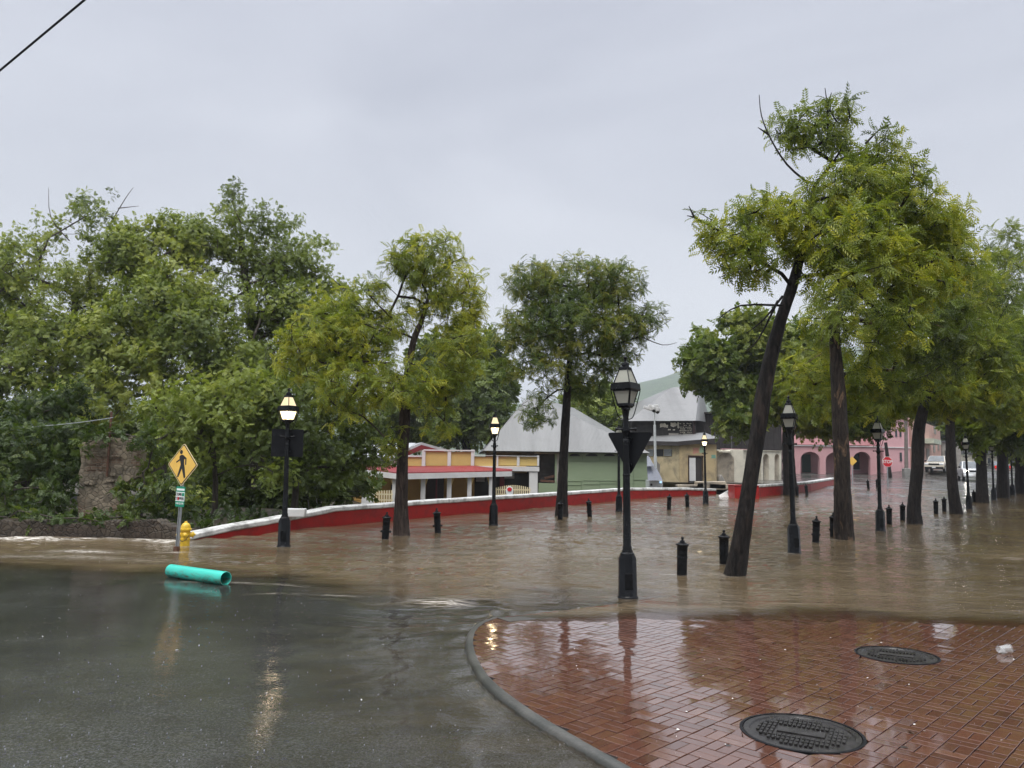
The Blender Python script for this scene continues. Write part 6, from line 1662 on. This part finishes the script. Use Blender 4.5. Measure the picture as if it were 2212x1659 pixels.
tree('street_tree', 'middle round crowned tree with dark trunk before the grey tin roof',
     [b, (1215, 1050, Y0), (1219, 960, Y0), (1224, 880, Y0), (1229, 800, Y0), (1233, 740, Y0), (1240, 670, Y0)], [.21, .17, .155, .14, .125, .10, .075, .04],
     [(1240, 620, 100, 70, Y0), (1150, 610, 65, 55, Y0), (1330, 610, 65, 50, Y0), (1240, 700, 110, 70, Y0 - .6), (1140, 710, 75, 65, Y0), (1340, 690, 75, 60, Y0), (1190, 790, 80, 50, Y0 - .5), (1400, 690, 45, 35, Y0, .7), (1310, 770, 60, 45, Y0), (1160, 880, 38, 50, Y0 - .5, .8), (1110, 800, 40, 40, Y0, .7), (1270, 830, 60, 40, Y0 + .5), (1360, 760, 45, 30, Y0, .5)],
     111, 'pinnate', 'leaf_deep', 'bark_black', dens=30., per=9, size=.225, tone=.68, tvar=.19, clump=.38, droop=.45, tfield=.18,
     twigs=[[(1340, 740, Y0), (1400, 720, Y0), (1450, 690, Y0)], [(1380, 725, Y0), (1430, 745, Y0), (1462, 740, Y0)]])

# --- wild wood at the left ------------------------------------------
wild = dict(leaf='spray', lmat='leaf_wild', barkm='bark_pale', per=15, group='wild trees behind the ruined wall', rmin=.008, up=.1, droop=.25)
YV = .1
def yb(px, Y): q = at(px, 1000, Y); return Vector((q.x, Y, .0))
tree('wild_tree', 'tall wild tree at the far left with thin airy top twigs', [yb(120, 26), (130, 900, 26), (150, 760, 26), (165, 640, 26)], [.22, .2, .17, .14, .1],
     [(60, 600, 110, 80, 26, .7), (-60, 600, 90, 100, 26), (190, 440, 75, 35, 26, .30), (240, 470, 50, 30, 26, .35), (130, 500, 70, 40, 26, .5), (110, 720, 120, 80, 25), (40, 820, 110, 80, 24.5), (-60, 760, 90, 90, 25), (200, 620, 80, 70, 26), (40, 700, 90, 60, 26), (30, 530, 60, 45, 26, .6), (200, 800, 90, 60, 24.8), (110, 900, 100, 60, 24), (-190, 720, 110, 110, 25, .6), (-170, 900, 110, 90, 24, .6), (-200, 1040, 110, 60, 22, .6)],
     121, dens=22., size=.122, spread=.11, tone=.66, tvar=.19, clump=.34, **wild,
     twigs=[[(240, 480, 26), (270, 430, 26), (288, 405, 26)], [(255, 450, 26), (300, 445, 26)], [(150, 520, 26), (110, 470, 26), (105, 405, 26)]])
tree('wild_tree', 'broad wild tree with dense mid green crown behind the yellow diamond sign', [yb(350, 25.5), (345, 900, 25.5), (340, 800, 25.5), (350, 690, 25.5)], [.24, .22, .19, .15, .1],
     [(330, 560, 110, 70, 26), (260, 540, 80, 60, 26), (420, 530, 80, 50, 26.5), (340, 660, 130, 80, 25), (250, 740, 110, 80, 24.5), (420, 720, 110, 80, 24.5), (330, 800, 130, 60, 24), (390, 620, 90, 60, 25.5), (395, 500, 75, 45, 26.5), (310, 495, 60, 38, 26, .8), (210, 860, 90, 60, 23.8)],
     131, dens=26., size=.122, spread=.11, tone=.66, tvar=.19, clump=.28, **wild)
tree('wild_tree', 'tallest wild tree, its pointed top above the middle of the wood', [yb(560, 27), (555, 850, 27), (545, 720, 27), (530, 600, 27), (520, 520, 27)], [.25, .22, .19, .16, .12, .08],
     [(505, 415, 28, 32, 27, .8), (520, 480, 70, 45, 27, .75), (600, 480, 65, 45, 27, .8), (470, 560, 90, 60, 27), (590, 570, 100, 70, 27), (680, 570, 70, 70, 27.5), (560, 680, 120, 80, 26), (660, 680, 90, 80, 26.5), (740, 620, 50, 45, 28, .7), (520, 780, 110, 70, 25), (640, 790, 110, 80, 25.5), (730, 740, 80, 80, 27)],
     141, dens=22., size=.122, spread=.11, tone=.50, tvar=.16, clump=.45, **wild)
tree('wild_bush', 'bright green bush hanging over the yellow diamond sign', [yb(470, 21.5), (465, 1040, 21.5), (460, 960, 21.3)], [.09, .08, .07, .05],
     [(420, 860, 75, 60, 20.8), (470, 900, 80, 60, 20.6), (400, 930, 60, 50, 20.8), (520, 840, 70, 60, 21.2), (350, 900, 60, 55, 21.4, .8), (450, 980, 60, 35, 20.8, .7), (330, 970, 40, 40, 20.2, .6), (360, 1030, 50, 35, 20, .8), (590, 1020, 55, 35, 21., .8), (400, 1075, 60, 25, 19.6, .7)],
     151, dens=18., size=.125, spread=.12, tone=.66, tvar=.13, clump=.15, names=('stem', 'foliage'), cat='bush', sides=8, **wild)
tree('wild_bush', 'dark bush behind the lit lamp carrying the square sign back', [yb(640, 22.5), (640, 1040, 22.5), (650, 940, 22.5)], [.12, .1, .08, .06],
     [(640, 860, 100, 80, 22), (600, 950, 60, 60, 21.6), (700, 940, 90, 70, 22.5), (760, 880, 90, 80, 23.5), (640, 1010, 45, 35, 21.8, .7), (770, 980, 60, 40, 23, .9), (570, 880, 60, 60, 21.8), (810, 960, 50, 50, 23.5), (735, 1015, 60, 25, 23, .6)],
     161, dens=18., size=.135, spread=.13, tone=.34, tvar=.12, clump=.12, names=('stem', 'foliage'), cat='bush', sides=8, **wild)
tree('wild_bush', 'vine draped dark bush at the far left beside the ruined stub', [yb(60, 19.8), (60, 1050, 19.8), (70, 980, 19.8)], [.08, .07, .06, .05],
     [(60, 980, 90, 75, 19.2), (130, 1000, 55, 70, 18.9), (20, 1060, 60, 50, 18.4), (-50, 980, 90, 90, 19.5), (120, 1080, 45, 40, 18.3), (60, 900, 100, 50, 20.5), (170, 940, 40, 40, 19.4, .7), (150, 870, 60, 50, 21)],
     171, dens=18., size=.14, spread=.11, tone=.40, tvar=.15, clump=.12, names=('stem', 'foliage'), cat='bush', sides=8, **{**wild, 'lmat': 'leaf_vine'})
tree('climbing_vine', 'green vine climbing over the right of the ruined wall stub', [yb(310, 18.5), (312, 1060, 18.5), (308, 1020, 18.4)], [.03, .03, .025, .02],
     [(290, 1070, 40, 40, 18.4, 1.), (335, 1090, 50, 30, 18.2), (320, 1010, 30, 45, 18.6), (270, 1115, 30, 12, 18.2, .6), (300, 945, 35, 25, 18.6, 1.), (390, 1090, 40, 30, 18.8, .7), (230, 935, 45, 16, 18.5, .9), (330, 960, 30, 50, 18.4, 1.), (185, 960, 14, 40, 18.4, .9), (345, 1050, 40, 50, 18.2, 1.), (255, 1060, 22, 30, 18.3, .6), (120, 1120, 60, 10, 16.6, .7), (300, 1122, 50, 9, 16.6, .6), (20, 1118, 40, 9, 16.6, .6), (200, 1124, 40, 8, 16.5, .6), (-60, 1115, 60, 10, 16.6, .6)],
     181, dens=10., size=.14, spread=.08, tone=.42, tvar=.14, clump=.1, names=('stem', 'foliage'), cat='vine', sides=6, **{**wild, 'lmat': 'leaf_vine', 'group': 'vines on the ruin'})
tree('wild_tree', 'shadowed tree deep in the wood behind the dark hollow', [yb(480, 31), (480, 950, 31), (480, 850, 31)], [.25, .22, .2, .15],
     [(480, 900, 140, 90, 31), (300, 960, 130, 70, 31), (600, 1000, 120, 60, 30), (150, 950, 130, 90, 30), (420, 1040, 120, 40, 30), (700, 1040, 110, 40, 29), (0, 980, 120, 90, 30), (530, 1050, 100, 50, 27.5), (640, 1045, 90, 45, 27), (450, 1070, 90, 35, 26)],
     191, dens=9., size=.34, spread=.2, tone=.25, tvar=.1, clump=.0, **wild)
tree('wild_tree', 'dark green tree rising behind the yellow house', [at(1010, 1000, 58), (1010, 900, 58), (1008, 820, 58)], [.4, .36, .3, .2],
     [(1010, 850, 70, 70, 58), (960, 800, 70, 80, 59), (1050, 900, 45, 50, 57), (980, 920, 70, 40, 57), (1080, 830, 40, 50, 60), (880, 900, 80, 60, 59), (1040, 770, 50, 50, 60)],
     201, dens=2.4, size=.62, spread=.34, tone=.22, tvar=.13, clump=.05, **{**wild, 'barkm': 'bark_dark', 'group': 'trees behind the houses', 'rmin': .03, 'rtip': .022})
tree('wild_tree', 'leafy tree between the two grey tin roofs', [at(1290, 1000, 68), (1292, 940, 68), (1295, 900, 68)], [.3, .28, .25, .2],
     [(1280, 890, 45, 30, 68), (1330, 900, 45, 35, 68), (1360, 935, 40, 30, 66), (1310, 860, 50, 35, 70), (1390, 960, 25, 20, 65), (1250, 860, 30, 25, 70)],
     211, dens=2.4, size=.62, spread=.34, tone=.42, tvar=.15, clump=.05, **{**wild, 'barkm': 'bark_dark', 'group': 'trees behind the houses', 'rmin': .03, 'rtip': .022})
# dead red leaf bunch on the right crowns belongs to the row; far trees past the street end
for i, (px, Y, sd, lab) in enumerate([(2010, 125, 301, 'hazy far tree above the end of the rising street'), (2120, 135, 303, 'hazy far tree behind the white house past the pickup'), (2260, 110, 305, 'hazy far tree beyond the right edge of the row'), (1900, 130, 307, 'hazy far tree rising behind the pink house')]):
    tree('far_tree', lab, [at(px, 1000, Y), (px, 960, Y), (px, 920, Y)], [.5, .4, .35, .3], [(px, 880, 60, 50, Y), (px - 40, 910, 45, 40, Y), (px + 45, 910, 45, 40, Y), (px + 10, 950, 60, 35, Y)], sd, 'spray', 'leaf_far', 'bark_dark', dens=.35, per=10, size=1.1, spread=.6, tone=.4, tvar=.14, clump=.0, rmin=.06, rtip=.05, group='far trees at the end of the street')

# undergrowth at the foot of the wood (one mass)
def undergrowth():
    g = np.random.default_rng(77); n = 700
    x = g.uniform(-16, -1.2, n); y = g.uniform(17.0, 24., n)
    wl = np.array([xl(float(v)) if v > 16 else -99 for v in y]); k = x < wl - .5
    x, y = x[k], y[k]; z = ground_z(np.stack([x, x]), np.stack([y, y]))[0] * 0 + -.1 + g.uniform(0, .25, len(x))
    P = np.stack([x, y, z], 1); O = np.zeros_like(P); O[:, 2] = 1
    o = scatter('undergrowth', 'leaf_vine', None, P, O, 8, 'spray', .15, .12, 78, .2, .15, .1, .2, .3)
    tag(o, 'low leafy undergrowth behind the rubble wall', 'undergrowth', kind='stuff')
undergrowth()

# ================================================================== HAZE
hz = NT('rainy_air'); vol = hz.n('ShaderNodeVolumePrincipled')
vol.inputs['Color'].default_value = (.86, .90, .95, 1); vol.inputs['Density'].default_value = .00042; vol.inputs['Anisotropy'].default_value = .2
hz.l(vol.outputs[0], hz.out.inputs['Volume']); M['haze'] = hz.m
mb = MB(); mb.box((200, 1080, 148), (3400, 2500, 304))
o = mb.build('haze', 'haze', smooth=False); tag(o, 'thin rainy haze in the air', 'haze', kind='stuff')
